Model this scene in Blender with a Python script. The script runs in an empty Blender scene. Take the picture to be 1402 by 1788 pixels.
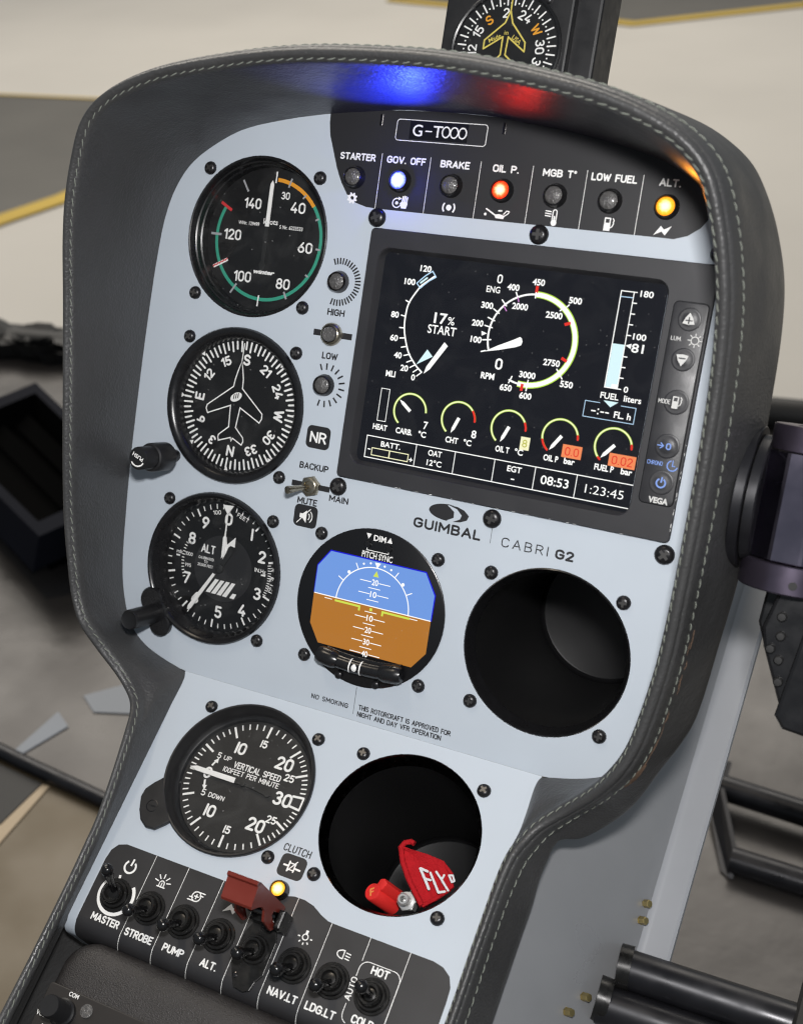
import bpy, bmesh, math, random
from mathutils import Matrix, Vector
random.seed(7)
SC = bpy.context.scene
COL = SC.collection
MM = 0.001
rad, sin, cos, pi = math.radians, math.sin, math.cos, math.pi

# ------------------------------------------------------------------ frames
# panel frame (mm): x right, y up along the panel, z out of the panel towards the pilot
LEAN = rad(25)                       # the panel leans away from the pilot
CT, ST = cos(LEAN), sin(LEAN)
WR = Matrix(((1, 0, 0), (0, ST, -CT), (0, CT, ST)))
ORG = Vector((0, 0, 1250)) - WR @ Vector((90, -110, 0))
FU = Matrix.Translation(ORG * MM) @ WR.to_4x4()
TILT, FOLD = rad(37.66874), -229.2413
ta, tb = sin(TILT), cos(TILT)
LM = Matrix(((1, 0, 0, 0), (0, tb, ta, FOLD * MM), (0, -ta, tb, 0), (0, 0, 0, 1)))
FL = FU @ LM                         # lower plate frame: (x, -s, h)
FW = Matrix.Identity(4)
NLOW = Vector((0, ta, tb))
def low(x, s, h=0):                  # lower plate point in panel coordinates (mm)
    return Vector((x, FOLD - s * tb + h * ta, s * ta + h * tb))

# ------------------------------------------------------------------ camera
cam = bpy.data.cameras.new('camera')
camo = bpy.data.objects.new('camera', cam); COL.objects.link(camo)
RC = ((0.87880066, 0.13813445, -0.45675845), (0.19591552, -0.97723639, 0.08140117), (-0.43511667, -0.16102147, -0.88585866))
r3 = Matrix((RC[0], [-v for v in RC[1]], [-v for v in RC[2]])).transposed()
camo.matrix_world = FU @ (Matrix.Translation(Vector((332.353, -28.501, 573.211)) * MM) @ r3.to_4x4())
cam.sensor_fit = 'HORIZONTAL'; cam.sensor_width = 36
cam.lens = 36 * 2259.654 / 1402
cam.shift_x = (701 - 539.174) / 1402
cam.shift_y = (900.409 - 894) / 1402
cam.clip_start = 0.02; cam.clip_end = 200
cam.dof.use_dof = True; cam.dof.focus_distance = 0.635; cam.dof.aperture_fstop = 15
SC.camera = camo

# ------------------------------------------------------------------ light and exposure
w = bpy.data.worlds.new('World'); SC.world = w; w.use_nodes = True
bg = w.node_tree.nodes['Background']
bg.inputs[0].default_value = (0.80, 0.90, 1.0, 1); bg.inputs[1].default_value = 0.21
SC.view_settings.view_transform = 'Standard'; SC.view_settings.look = 'None'
SC.view_settings.exposure = 0; SC.view_settings.gamma = 1; SC.view_settings.use_curve_mapping = False
def area_lamp(name, loc, target, sx, sy, power, col):
    l = bpy.data.lights.new(name, 'AREA'); l.shape = 'RECTANGLE'; l.size = sx; l.size_y = sy
    l.energy = power; l.color = col
    o = bpy.data.objects.new(name, l); COL.objects.link(o)
    o.location = loc
    o.rotation_euler = (Vector(target) - Vector(loc)).to_track_quat('-Z', 'Y').to_euler()
    return o
PC = FU @ (Vector((90, -150, 0)) * MM)
area_lamp('camera_flash', FU @ (Vector((332, 75, 580)) * MM), PC, 0.06, 0.035, 4.4, (1.0, 0.98, 0.97))
area_lamp('ceiling_lamp', PC + Vector((-1.4, -0.1, 4.2)), PC, 0.7, 0.5, 30, (1.0, 0.86, 0.68))
area_lamp('ceiling_lamp', (-3.5, 6.0, 6.0), (-2.6, 5.0, 0), 9, 6, 760, (1.0, 0.93, 0.83))
CY = SC.cycles
CY.use_denoising = True
try: CY.denoiser = 'OPENIMAGEDENOISE'
except Exception: pass
CY.max_bounces = 8; CY.transparent_max_bounces = 12; CY.caustics_reflective = False; CY.caustics_refractive = False
CY.sample_clamp_indirect = 6; CY.filter_width = 1.25

# ------------------------------------------------------------------ materials
def mat(name, col, rough=0.5, metal=0.0, spec=0.5, bump=None, vary=None, emit=None, coat=0.0):
    m = bpy.data.materials.new(name); m.use_nodes = True
    nt = m.node_tree; b = nt.nodes['Principled BSDF']
    b.inputs['Base Color'].default_value = (*col, 1); b.inputs['Roughness'].default_value = rough
    b.inputs['Metallic'].default_value = metal; b.inputs['Specular IOR Level'].default_value = spec
    if coat: b.inputs['Coat Weight'].default_value = coat; b.inputs['Coat Roughness'].default_value = 0.08
    if emit: b.inputs['Emission Color'].default_value = (*emit[0], 1); b.inputs['Emission Strength'].default_value = emit[1]
    tc = None
    if bump or vary:
        tc = nt.nodes.new('ShaderNodeTexCoord')
    if vary:      # (scale, amount, rough amount)
        n = nt.nodes.new('ShaderNodeTexNoise'); n.inputs['Scale'].default_value = vary[0]; n.inputs['Detail'].default_value = 6
        nt.links.new(tc.outputs['Object'], n.inputs['Vector'])
        mx = nt.nodes.new('ShaderNodeMix'); mx.data_type = 'RGBA'
        mx.inputs[6].default_value = (*[c * (1 - vary[1]) for c in col], 1)
        mx.inputs[7].default_value = (*[min(1, c * (1 + vary[1])) for c in col], 1)
        nt.links.new(n.outputs['Fac'], mx.inputs[0]); nt.links.new(mx.outputs[2], b.inputs['Base Color'])
        if len(vary) > 2:
            mr = nt.nodes.new('ShaderNodeMapRange'); mr.inputs[1].default_value = 0.3; mr.inputs[2].default_value = 0.7
            mr.inputs[3].default_value = max(0.02, rough - vary[2]); mr.inputs[4].default_value = min(1, rough + vary[2])
            nt.links.new(n.outputs['Fac'], mr.inputs[0]); nt.links.new(mr.outputs[0], b.inputs['Roughness'])
    if bump:      # list of (kind, scale, strength, distance)
        prev = None
        for kind, sc, st, dist in bump:
            if kind == 'v':
                t = nt.nodes.new('ShaderNodeTexVoronoi'); t.feature = 'SMOOTH_F1'; out = 'Distance'
            else:
                t = nt.nodes.new('ShaderNodeTexNoise'); t.inputs['Detail'].default_value = 4; out = 'Fac'
            t.inputs['Scale'].default_value = sc
            nt.links.new(tc.outputs['Object'], t.inputs['Vector'])
            bp = nt.nodes.new('ShaderNodeBump'); bp.inputs['Strength'].default_value = st; bp.inputs['Distance'].default_value = dist
            nt.links.new(t.outputs[out], bp.inputs['Height'])
            if prev: nt.links.new(prev.outputs[0], bp.inputs['Normal'])
            prev = bp
        nt.links.new(prev.outputs[0], b.inputs['Normal'])
    return m
def glow(name, col, st):
    m = bpy.data.materials.new(name); m.use_nodes = True; nt = m.node_tree
    nt.nodes.clear(); e = nt.nodes.new('ShaderNodeEmission'); o = nt.nodes.new('ShaderNodeOutputMaterial')
    e.inputs[0].default_value = (*col, 1); e.inputs[1].default_value = st; nt.links.new(e.outputs[0], o.inputs[0])
    return m
def pane(name, tint=(1, 1, 1), rough=0.02, ior=1.45, dust=1.0):
    # clear glass with fresnel reflection, faint smears and specks of dust
    m = bpy.data.materials.new(name); m.use_nodes = True; nt = m.node_tree; nt.nodes.clear(); N = nt.nodes.new; K = nt.links.new
    o = N('ShaderNodeOutputMaterial'); mx = N('ShaderNodeMixShader'); md = N('ShaderNodeMixShader')
    t = N('ShaderNodeBsdfTransparent'); g = N('ShaderNodeBsdfGlossy'); f = N('ShaderNodeFresnel'); d = N('ShaderNodeBsdfDiffuse')
    t.inputs[0].default_value = (*tint, 1); g.inputs['Roughness'].default_value = rough; f.inputs[0].default_value = ior; d.inputs[0].default_value = (.7, .7, .68, 1)
    tc = N('ShaderNodeTexCoord'); nz = N('ShaderNodeTexNoise'); nz.inputs['Scale'].default_value = 45; nz.inputs['Detail'].default_value = 5; nz.inputs['Distortion'].default_value = 1.5
    vo = N('ShaderNodeTexVoronoi'); vo.inputs['Scale'].default_value = 210
    K(tc.outputs['Object'], nz.inputs['Vector']); K(tc.outputs['Object'], vo.inputs['Vector'])
    a = N('ShaderNodeMapRange'); a.inputs[1].default_value = .48; a.inputs[2].default_value = .8; a.inputs[3].default_value = 0.0 * dust; a.inputs[4].default_value = .03 * dust
    c = N('ShaderNodeMapRange'); c.inputs[1].default_value = .05; c.inputs[2].default_value = .09; c.inputs[3].default_value = .22 * dust; c.inputs[4].default_value = 0
    ad = N('ShaderNodeMath'); ad.operation = 'ADD'
    K(nz.outputs['Fac'], a.inputs[0]); K(vo.outputs['Distance'], c.inputs[0]); K(a.outputs[0], ad.inputs[0]); K(c.outputs[0], ad.inputs[1])
    K(ad.outputs[0], md.inputs[0]); K(t.outputs[0], md.inputs[1]); K(d.outputs[0], md.inputs[2])
    K(f.outputs[0], mx.inputs[0]); K(md.outputs[0], mx.inputs[1]); K(g.outputs[0], mx.inputs[2]); K(mx.outputs[0], o.inputs[0])
    return m
def specks(m, scale=150, size=.035, dark=.45):
    # scattered tiny dirt specks over a paint
    nt = m.node_tree; b = nt.nodes['Principled BSDF']; src = b.inputs['Base Color'].links[0].from_socket
    tc = nt.nodes.new('ShaderNodeTexCoord'); v = nt.nodes.new('ShaderNodeTexVoronoi'); v.inputs['Scale'].default_value = scale
    nz = nt.nodes.new('ShaderNodeTexNoise'); nz.inputs['Scale'].default_value = 30
    r = nt.nodes.new('ShaderNodeMapRange'); r.inputs[1].default_value = size * .5; r.inputs[2].default_value = size; r.inputs[3].default_value = dark; r.inputs[4].default_value = 0
    g = nt.nodes.new('ShaderNodeMapRange'); g.inputs[1].default_value = .5; g.inputs[2].default_value = .6
    p = nt.nodes.new('ShaderNodeMath'); p.operation = 'MULTIPLY'; mx = nt.nodes.new('ShaderNodeMix'); mx.data_type = 'RGBA'; mx.inputs[7].default_value = (.05, .05, .05, 1)
    nt.links.new(tc.outputs['Object'], v.inputs['Vector']); nt.links.new(tc.outputs['Object'], nz.inputs['Vector']); nt.links.new(v.outputs['Distance'], r.inputs[0]); nt.links.new(nz.outputs['Fac'], g.inputs[0])
    nt.links.new(r.outputs[0], p.inputs[0]); nt.links.new(g.outputs[0], p.inputs[1]); nt.links.new(p.outputs[0], mx.inputs[0]); nt.links.new(src, mx.inputs[6]); nt.links.new(mx.outputs[2], b.inputs['Base Color'])
M = dict(
 paint=mat('blue_grey_paint', (0.49, 0.545, 0.605), 0.48, bump=[('n', 2600, 0.10, 0.0002)], vary=(35, 0.035, 0.05)),
 blackprint=mat('black_print', (0.014, 0.014, 0.016), 0.5, bump=[('n', 2600, 0.10, 0.0002)], vary=(60, 0.15)),
 darkpaint=mat('charcoal_paint', (0.022, 0.0215, 0.023), 0.46, bump=[('n', 2400, 0.14, 0.0002)], vary=(50, 0.18, 0.06)),
 whiteprint=mat('white_print', (0.84, 0.84, 0.82), 0.55),
 sticker=mat('black_sticker', (0.006, 0.006, 0.007), 0.25),
 leather=mat('grey_leather', (0.050, 0.050, 0.0505), 0.42, spec=0.5, bump=[('v', 850, 0.45, 0.0005), ('n', 60, 0.35, 0.002), ('n', 260, 0.25, 0.0008)], vary=(25, 0.18, 0.10)),
 thread=mat('pale_thread', (0.20, 0.215, 0.185), 0.9),
 blackgloss=mat('black_gloss_metal', (0.009, 0.009, 0.010), 0.28, spec=0.5, vary=(150, 0.2, 0.06)),
 blacksatin=mat('black_satin_metal', (0.012, 0.012, 0.013), 0.42, spec=0.5, vary=(120, 0.2, 0.07)),
 bezel=mat('bezel_plastic', (0.022, 0.022, 0.025), 0.50, bump=[('n', 3000, 0.22, 0.0002)], vary=(60, 0.12, 0.05)),
 keypad=mat('keypad_rubber', (0.028, 0.028, 0.031), 0.42, bump=[('n', 3000, 0.20, 0.0002)], vary=(90, 0.15, 0.08)),
 dial=mat('dial_black', (0.0042, 0.0044, 0.005), 0.6, spec=0.3, vary=(90, 0.2)),
 dialbrown=mat('dial_charcoal', (0.0125, 0.0115, 0.0105), 0.6, vary=(90, 0.15)),
 disc=mat('altimeter_disc', (0.014, 0.014, 0.015), 0.5),
 white=mat('dial_white', (0.90, 0.90, 0.88), 0.5),
 grey=mat('dial_grey', (0.36, 0.37, 0.39), 0.5),
 green=mat('arc_green', (0.035, 0.33, 0.22), 0.5), orange=mat('arc_orange', (0.80, 0.33, 0.02), 0.5),
 red=mat('mark_red', (0.62, 0.03, 0.035), 0.5), yellow=mat('mark_yellow', (0.72, 0.60, 0.12), 0.5), amber=mat('mark_amber', (0.80, 0.36, 0.02), 0.5),
 needleblack=mat('needle_black', (0.010, 0.010, 0.010), 0.5),
 glass=pane('instrument_glass', (0.985, 0.985, 0.985)), screenglass=pane('screen_cover_glass', (0.99, 0.99, 0.99), dust=.35),
 screen=mat('screen_black', (0.0035, 0.0035, 0.007), 0.16, spec=0.5),
 e_white=glow('screen_white', (1.0, 1.0, 0.97), 1.15), e_lime=glow('screen_lime', (0.62, 0.95, 0.10), 0.9),
 e_green=glow('screen_green', (0.70, 0.95, 0.22), 0.85), e_red=glow('screen_red', (1.0, 0.045, 0.03), 0.85), e_blue=glow('screen_blue', (0.55, 0.78, 1.0), 1.0),
 e_cyan=glow('screen_cyan', (0.72, 0.95, 1.0), 1.05), e_orange=glow('screen_orange', (1.0, 0.30, 0.12), 0.95), e_magenta=glow('screen_magenta', (0.85, 0.35, 0.85), 0.8),
 e_cream=glow('screen_cream', (1.0, 0.97, 0.62), 1.0), e_olive=glow('screen_olive', (0.62, 0.62, 0.10), 0.9),
 e_key=glow('key_backlight_blue', (0.32, 0.48, 1.0), 0.85),
 e_sky=glow('horizon_sky', (0.185, 0.365, 0.84), 0.95), e_earth=glow('horizon_earth', (0.50, 0.195, 0.03), 0.95), e_yel=glow('horizon_yellow', (0.72, 0.85, 0.10), 0.95),
 e_edge=glow('screen_edge_blue', (0.02, 0.02, 0.85), 0.8),
 keywhite=mat('key_print', (0.62, 0.62, 0.60), 0.5),
 screw=mat('black_oxide_screw', (0.016, 0.0155, 0.017), 0.30, metal=0.35, vary=(400, 0.3, 0.1)),
 recess=mat('screw_recess', (0.13, 0.125, 0.12), 0.32, metal=0.8),
 chrome=mat('dark_chrome', (0.10, 0.095, 0.095), 0.22, metal=1.0, vary=(300, 0.2, 0.08)),
 brass=mat('brushed_nickel', (0.42, 0.38, 0.30), 0.28, metal=1.0, vary=(300, 0.15, 0.08)),
 steel=mat('bright_steel', (0.70, 0.70, 0.69), 0.25, metal=0.65),
 lensoff=mat('unlit_lens', (0.095, 0.092, 0.09), 0.25, bump=[('n', 900, 0.8, 0.0008)], vary=(700, 0.6), coat=0.4),
 lever=mat('black_lever', (0.007, 0.007, 0.0075), 0.22, spec=0.5),
 nut=mat('black_nut', (0.016, 0.0155, 0.015), 0.30, metal=0.4, vary=(300, 0.25, 0.08)),
 guardred=mat('red_guard_plastic', (0.15, 0.020, 0.012), 0.36, vary=(120, 0.12, 0.06)),
 shroud=mat('textured_plastic', (0.028, 0.0255, 0.025), 0.42, bump=[('n', 1500, 0.6, 0.0006), ('v', 2200, 0.3, 0.0004)], vary=(200, 0.15, 0.08)),
 radio=mat('radio_face', (0.017, 0.0145, 0.013), 0.5, bump=[('n', 2500, 0.1, 0.0002)], vary=(80, 0.15)),
 knob=mat('knob_black', (0.010, 0.010, 0.011), 0.42, vary=(200, 0.2)),
 tagred=mat('tag_red_cloth', (0.40, 0.008, 0.013), 0.85, spec=0.2, bump=[('v', 1300, 0.8, 0.0006), ('n', 250, 0.5, 0.001)], vary=(300, 0.2)),
 plugred=mat('red_plastic', (0.70, 0.028, 0.025), 0.38, vary=(200, 0.1)),
 plugorange=mat('orange_print', (0.85, 0.30, 0.08), 0.4),
 silver=mat('silver_thread', (0.62, 0.62, 0.64), 0.5, bump=[('n', 2500, 0.4, 0.0003)]),
 console=mat('grey_blue_metal', (0.33, 0.335, 0.345), 0.34, metal=0.4, bump=[('n', 11, 0.14, 0.006), ('n', 900, 0.12, 0.0004)], vary=(20, 0.10, 0.07)),
 flange=mat('flange_paint', (0.34, 0.35, 0.37), 0.42, vary=(20, 0.08, 0.05)),
 purple=mat('anodised_black', (0.13, 0.11, 0.15), 0.30, metal=0.9, vary=(70, 0.15, 0.05)),
 tube=mat('black_steel_tube', (0.016, 0.016, 0.019), 0.36, metal=0.4, vary=(60, 0.4, 0.1)),
 gold=mat('cadmium_bolt', (0.45, 0.36, 0.16), 0.35, metal=0.9),
 rubber=mat('black_rubber', (0.010, 0.010, 0.010), 0.6),
 boxblue=mat('dark_plastic_box', (0.007, 0.008, 0.013), 0.8, spec=0.08, vary=(20, 0.2)),
 cabin=mat('cabin_floor_metal', (0.050, 0.046, 0.044), 0.36, metal=0.25, bump=[('n', 12, 0.2, 0.01)], vary=(9, 0.22, 0.1)),
 goldpan=mat('bronze_floor_panel', (0.080, 0.062, 0.037), 0.42, metal=0.3, vary=(12, 0.35, 0.1)),
 tan=mat('tan_trim', (0.42, 0.33, 0.22), 0.6), glare=mat('pale_blue_glare', (0.16, 0.185, 0.225), 0.45), void=mat('matt_black_lining', (0.004, 0.004, 0.004), 1.0, spec=0.0), cupwall=mat('cup_black_paint', (0.008, 0.008, 0.0085), 0.42, spec=0.45), cupend=mat('cup_end', (0.0035, 0.0035, 0.004), 0.42, spec=0.2),  # the pale blue one holds windshield glare in its colour
 paper=mat('crumpled_film', (0.085, 0.082, 0.082), 0.45, vary=(25, 0.5)),
 hangar=mat('hangar_concrete', (0.41, 0.392, 0.36), 0.55, vary=(0.8, 0.14)),
 walkway=mat('dark_floor_paint', (0.085, 0.080, 0.070), 0.5, vary=(2.0, 0.25)),
 yline=mat('yellow_floor_line', (0.42, 0.29, 0.04), 0.5, vary=(4, 0.2)),
 barrel=mat('anodised_barrel', (0.26, 0.235, 0.30), 0.2, metal=1.0, vary=(70, 0.10, 0.04)),
 wear=mat('bare_tan_hide', (0.115, 0.070, 0.045), 0.85, vary=(400, 0.5)),
)
specks(M['paint'])

# ------------------------------------------------------------------ text helpers
def arc(cx, cy, rx, ry, a0, a1, n=9):
    return [(cx + rx * cos(rad(a0 + (a1 - a0) * i / n)), cy + ry * sin(rad(a0 + (a1 - a0) * i / n))) for i in range(n + 1)]
A_ = arc
O_ = [A_(.31, .69, .31, .31, 0, 180) + A_(.31, .31, .31, .31, 180, 360) + [(.62, .69)]]
GL = {
 'A': (.66, [[(0, 0), (.33, 1), (.66, 0)], [(.12, .32), (.54, .32)]]),
 'B': (.58, [[(0, .53), (0, 1), (.3, 1)] + A_(.3, .765, .24, .235, 90, -90) + [(0, .53), (0, 0), (.3, 0)] + A_(.3, .265, .28, .265, -90, 90) + [(0.02, .53)]]),
 'C': (.6, [A_(.31, .69, .31, .31, 20, 180) + A_(.31, .31, .31, .31, 180, 340)]),
 'D': (.6, [[(0, 0), (0, 1), (.26, 1)] + A_(.26, .64, .34, .36, 90, 0) + A_(.26, .36, .34, .36, 0, -90) + [(0, 0)]]),
 'E': (.5, [[(.5, 1), (0, 1), (0, 0), (.5, 0)], [(0, .52), (.42, .52)]]),
 'F': (.48, [[(.48, 1), (0, 1), (0, 0)], [(0, .52), (.4, .52)]]),
 'G': (.64, [A_(.32, .68, .32, .32, 25, 180) + A_(.32, .32, .32, .32, 180, 360) + [(.64, .48), (.36, .48)]]),
 'H': (.6, [[(0, 0), (0, 1)], [(.6, 0), (.6, 1)], [(0, .52), (.6, .52)]]),
 'I': (.0, [[(0, 0), (0, 1)]]),
 'J': (.4, [[(.4, 1), (.4, .22)] + A_(.2, .22, .2, .22, 0, -170)]),
 'K': (.58, [[(0, 0), (0, 1)], [(.55, 1), (0, .42)], [(.2, .62), (.58, 0)]]),
 'L': (.46, [[(0, 1), (0, 0), (.46, 0)]]),
 'M': (.76, [[(0, 0), (0, 1), (.38, .3), (.76, 1), (.76, 0)]]),
 'N': (.62, [[(0, 0), (0, 1), (.62, 0), (.62, 1)]]),
 'O': (.62, O_),
 'P': (.56, [[(0, 0), (0, 1), (.29, 1)] + A_(.29, .735, .27, .265, 90, -90) + [(0.02, .47)]]),
 'Q': (.62, O_ + [[(.4, .2), (.64, -.04)]]),
 'R': (.58, [[(0, 0), (0, 1), (.29, 1)] + A_(.29, .745, .26, .255, 90, -90) + [(0.02, .49)], [(.3, .49), (.58, 0)]]),
 'S': (.56, [A_(.28, .745, .26, .255, 25, 180) + A_(.28, .745, .26, .235, 180, 270)[1:] + A_(.28, .255, .28, .255, 90, -155)]),
 'T': (.58, [[(0, 1), (.58, 1)], [(.29, 1), (.29, 0)]]),
 'U': (.6, [[(0, 1), (0, .3)] + A_(.3, .3, .3, .3, 180, 360) + [(.6, 1)]]),
 'V': (.64, [[(0, 1), (.32, 0), (.64, 1)]]),
 'W': (.9, [[(0, 1), (.23, 0), (.45, .85), (.67, 0), (.9, 1)]]),
 'X': (.6, [[(0, 0), (.6, 1)], [(0, 1), (.6, 0)]]),
 'Y': (.62, [[(0, 1), (.31, .48), (.62, 1)], [(.31, .48), (.31, 0)]]),
 'Z': (.58, [[(0, 1), (.58, 1), (0, 0), (.58, 0)]]),
 '0': (.54, [A_(.27, .7, .27, .3, 0, 180) + A_(.27, .3, .27, .3, 180, 360) + [(.54, .7)]]),
 '1': (.24, [[(0, .78), (.24, 1), (.24, 0)]]),
 '|': (.0, [[(0, 0), (0, 1)]]),
 '2': (.54, [A_(.27, .73, .26, .27, 165, -25) + [(0, 0), (.54, 0)]]),
 '3': (.54, [A_(.26, .76, .24, .24, 150, -90) + A_(.26, .26, .28, .26, 90, -150)]),
 '4': (.56, [[(.42, 0), (.42, .42)], [(.34, 1), (0, .26), (.56, .26)]]),
 '5': (.54, [[(.48, 1), (.06, 1), (.04, .55)] + A_(.26, .31, .28, .31, 125, -145)]),
 '6': (.54, [[(.42, 1), (.06, .48)] + A_(.27, .29, .27, .29, 150, 510)]),
 '7': (.52, [[(0, 1), (.52, 1), (.16, 0)]]),
 '8': (.54, [A_(.27, .755, .23, .245, -90, 270, 14), A_(.27, .265, .27, .265, -90, 270, 14)]),
 '9': (.54, [[(.12, 0), (.48, .52)] + A_(.27, .71, .27, .29, -30, 330)]),
 '.': (.06, [[(.02, .02), (.05, .02)]]), '-': (.3, [[(0, .46), (.3, .46)]]), ':': (.06, [[(.02, .2), (.05, .2)], [(.02, .72), (.05, .72)]]),
 '+': (.44, [[(0, .46), (.44, .46)], [(.22, .24), (.22, .68)]]), 'o': (.2, [A_(.1, .88, .1, .12, 0, 360)]),
 '%': (.7, [A_(.14, .78, .14, .22, 0, 360), A_(.56, .22, .14, .22, 0, 360), [(.58, 1), (.12, 0)]]),
 ' ': (.3, []), ',': (.08, [[(.05, .04), (0, -.14)]]),
 '/': (.4, [[(0, -.05), (.4, 1.05)]]), '>': (.5, [[(0, .46), (.5, .46)], [(.3, .2), (.52, .46), (.3, .72)]]),
}
_fc = {}
def font_tris(ch_string, bold=0.0, shear=0.0):
    key = (ch_string, bold, shear)
    if key in _fc: return _fc[key]
    cu = bpy.data.curves.new('t', 'FONT'); cu.body = ch_string; cu.size = 1; cu.offset = bold; cu.shear = shear; cu.resolution_u = 4
    o = bpy.data.objects.new('t', cu); COL.objects.link(o)
    dg = bpy.context.evaluated_depsgraph_get(); me = o.evaluated_get(dg).to_mesh()
    vs = [(v.co.x, v.co.y) for v in me.vertices]; fs = [tuple(p.vertices) for p in me.polygons]
    o.evaluated_get(dg).to_mesh_clear()
    bpy.data.objects.remove(o); bpy.data.curves.remove(cu)
    _fc[key] = (vs, fs)
    return _fc[key]
CAPH = max(v[1] for v in font_tris('H')[0])

# ------------------------------------------------------------------ mesh builder (mm in, metres out)
class MB:
    def __init__(s): s.v = []; s.f = []; s.k = 0
    def add(s, vs, fs, m=0, sm=False):
        b = len(s.v); s.v += [tuple(p) for p in vs]
        s.f += [([b + i for i in f], m, sm) for f in fs]; return b
    def mark(s): return len(s.v)
    def xf(s, mk, mtx):
        for i in range(mk, len(s.v)): s.v[i] = tuple(mtx @ Vector(s.v[i]))
        return s
    def lathe(s, prof, seg=48, c=(0, 0), m=0, sm=True, z=0):
        rows = []; vs = []
        for r, h in prof:
            if r < 1e-6: rows.append([len(vs)]); vs.append((c[0], c[1], h + z))
            else:
                rows.append([len(vs) + i for i in range(seg)])
                vs += [(c[0] + r * cos(2 * pi * i / seg), c[1] + r * sin(2 * pi * i / seg), h + z) for i in range(seg)]
        fs = []
        for a, b in zip(rows, rows[1:]):
            for i in range(seg):
                j = (i + 1) % seg
                if len(a) == 1 and len(b) == 1: continue
                if len(a) == 1: fs.append((a[0], b[i], b[j]))
                elif len(b) == 1: fs.append((a[i], b[0], a[j]))
                else: fs.append((a[i], b[i], b[j], a[j]))
        s.add(vs, fs, m, sm)
    def poly(s, pts, z=0, m=0):
        s.add([(p[0], p[1], z) for p in pts], [tuple(range(len(pts)))], m)
    def prism(s, pts, z0, z1, m=0, bev=0, sm=False):
        n = len(pts); A = sum(pts[i][0] * pts[(i + 1) % n][1] - pts[(i + 1) % n][0] * pts[i][1] for i in range(n))
        if A < 0: pts = pts[::-1]
        rings = [(0, z0), (0, z1 - bev), (bev * .3, z1 - bev * .3), (bev, z1)] if bev else [(0, z0), (0, z1)]
        vs = []
        for off, z in rings:
            for i in range(n):
                p, a, b = Vector(pts[i]), Vector(pts[i - 1]), Vector(pts[(i + 1) % n])
                d1 = (p - a).normalized(); d2 = (b - p).normalized()
                n1 = Vector((-d1.y, d1.x)); n2 = Vector((-d2.y, d2.x)); q = n1 + n2
                q = q / max(.4, q.dot(n1)) if q.length > 1e-6 else n1
                vs.append((p.x + q.x * off, p.y + q.y * off, z))
        fs = [tuple(range(n))[::-1], tuple((len(rings) - 1) * n + i for i in range(n))]
        for k in range(len(rings) - 1):
            fs += [(k * n + i, k * n + (i + 1) % n, (k + 1) * n + (i + 1) % n, (k + 1) * n + i) for i in range(n)]
        s.add(vs, fs, m, sm)
    def box(s, x0, x1, y0, y1, z0, z1, m=0, bev=0):
        s.prism([(x0, y0), (x1, y0), (x1, y1), (x0, y1)], z0, z1, m, bev)
    def stroke(s, pts, w, z=0, m=0, cap=True, closed=False):
        pts = [Vector((p[0], p[1])) for p in pts]
        q = [pts[0]]
        for p in pts[1:]:
            if (p - q[-1]).length > 1e-4: q.append(p)
        if closed and len(q) > 2 and (q[0] - q[-1]).length < 1e-4: q.pop()
        pts = q; n = len(pts)
        if n < 2:
            s.lathe([(w / 2, 0), (0, 0)], 10, tuple(pts[0]), m, False, z); return
        if cap and not closed:           # break at sharp corners so strokes keep their full weight
            for i in range(1, n - 1):
                if (pts[i] - pts[i - 1]).normalized().dot((pts[i + 1] - pts[i]).normalized()) < .55:
                    s.stroke(pts[:i + 1], w, z, m); s.stroke(pts[i:], w, z, m); return
        s.k = (s.k + 1) % 7; z = z + s.k * 0.006
        L, R = [], []
        for i, p in enumerate(pts):
            a = pts[i - 1] if (i or closed) else None; b = pts[(i + 1) % n] if (i < n - 1 or closed) else None
            d1 = (p - a).normalized() if a is not None else (b - p).normalized()
            d2 = (b - p).normalized() if b is not None else d1
            n1 = Vector((-d1.y, d1.x)); n2 = Vector((-d2.y, d2.x)); t = n1 + n2
            t = t / max(.55, t.dot(n1)) if t.length > 1e-4 else n1
            L.append(p + t * w / 2); R.append(p - t * w / 2)
        vs = [(p.x, p.y, z) for p in L] + [(p.x, p.y, z) for p in R]
        fs = [(i, n + i, n + i + 1, i + 1) for i in range(n - 1)]
        if closed: fs.append((n - 1, 2 * n - 1, n, 0))
        elif cap:
            for e, d in ((0, (pts[0] - pts[1]).normalized()), (n - 1, (pts[-1] - pts[-2]).normalized())):
                b = len(vs); c = pts[e]; a0 = math.atan2(d.y, d.x)
                vs += [(c.x + w / 2 * cos(a0 + pi * (k / 6 - .5)), c.y + w / 2 * sin(a0 + pi * (k / 6 - .5)), z) for k in range(7)]
                fs.append(tuple(range(b, b + 7)))
        s.add(vs, fs, m)
    def ring(s, c, r, w, a0=0, a1=360, z=0, m=0, cap=False, n=None, ry=None):
        n = n or max(8, int(abs(a1 - a0) / 5)); full = abs(a1 - a0) >= 359.9
        pts = [(c[0] + r * cos(rad(a0 + (a1 - a0) * i / n)), c[1] + (ry or r) * sin(rad(a0 + (a1 - a0) * i / n))) for i in range(n + (0 if full else 1))]
        s.stroke(pts, w, z, m, cap, full)
    def disc(s, c, r, z=0, m=0, seg=24): s.poly([(c[0] + r * cos(2 * pi * i / seg), c[1] + r * sin(2 * pi * i / seg)) for i in range(seg)], z, m)
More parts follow.
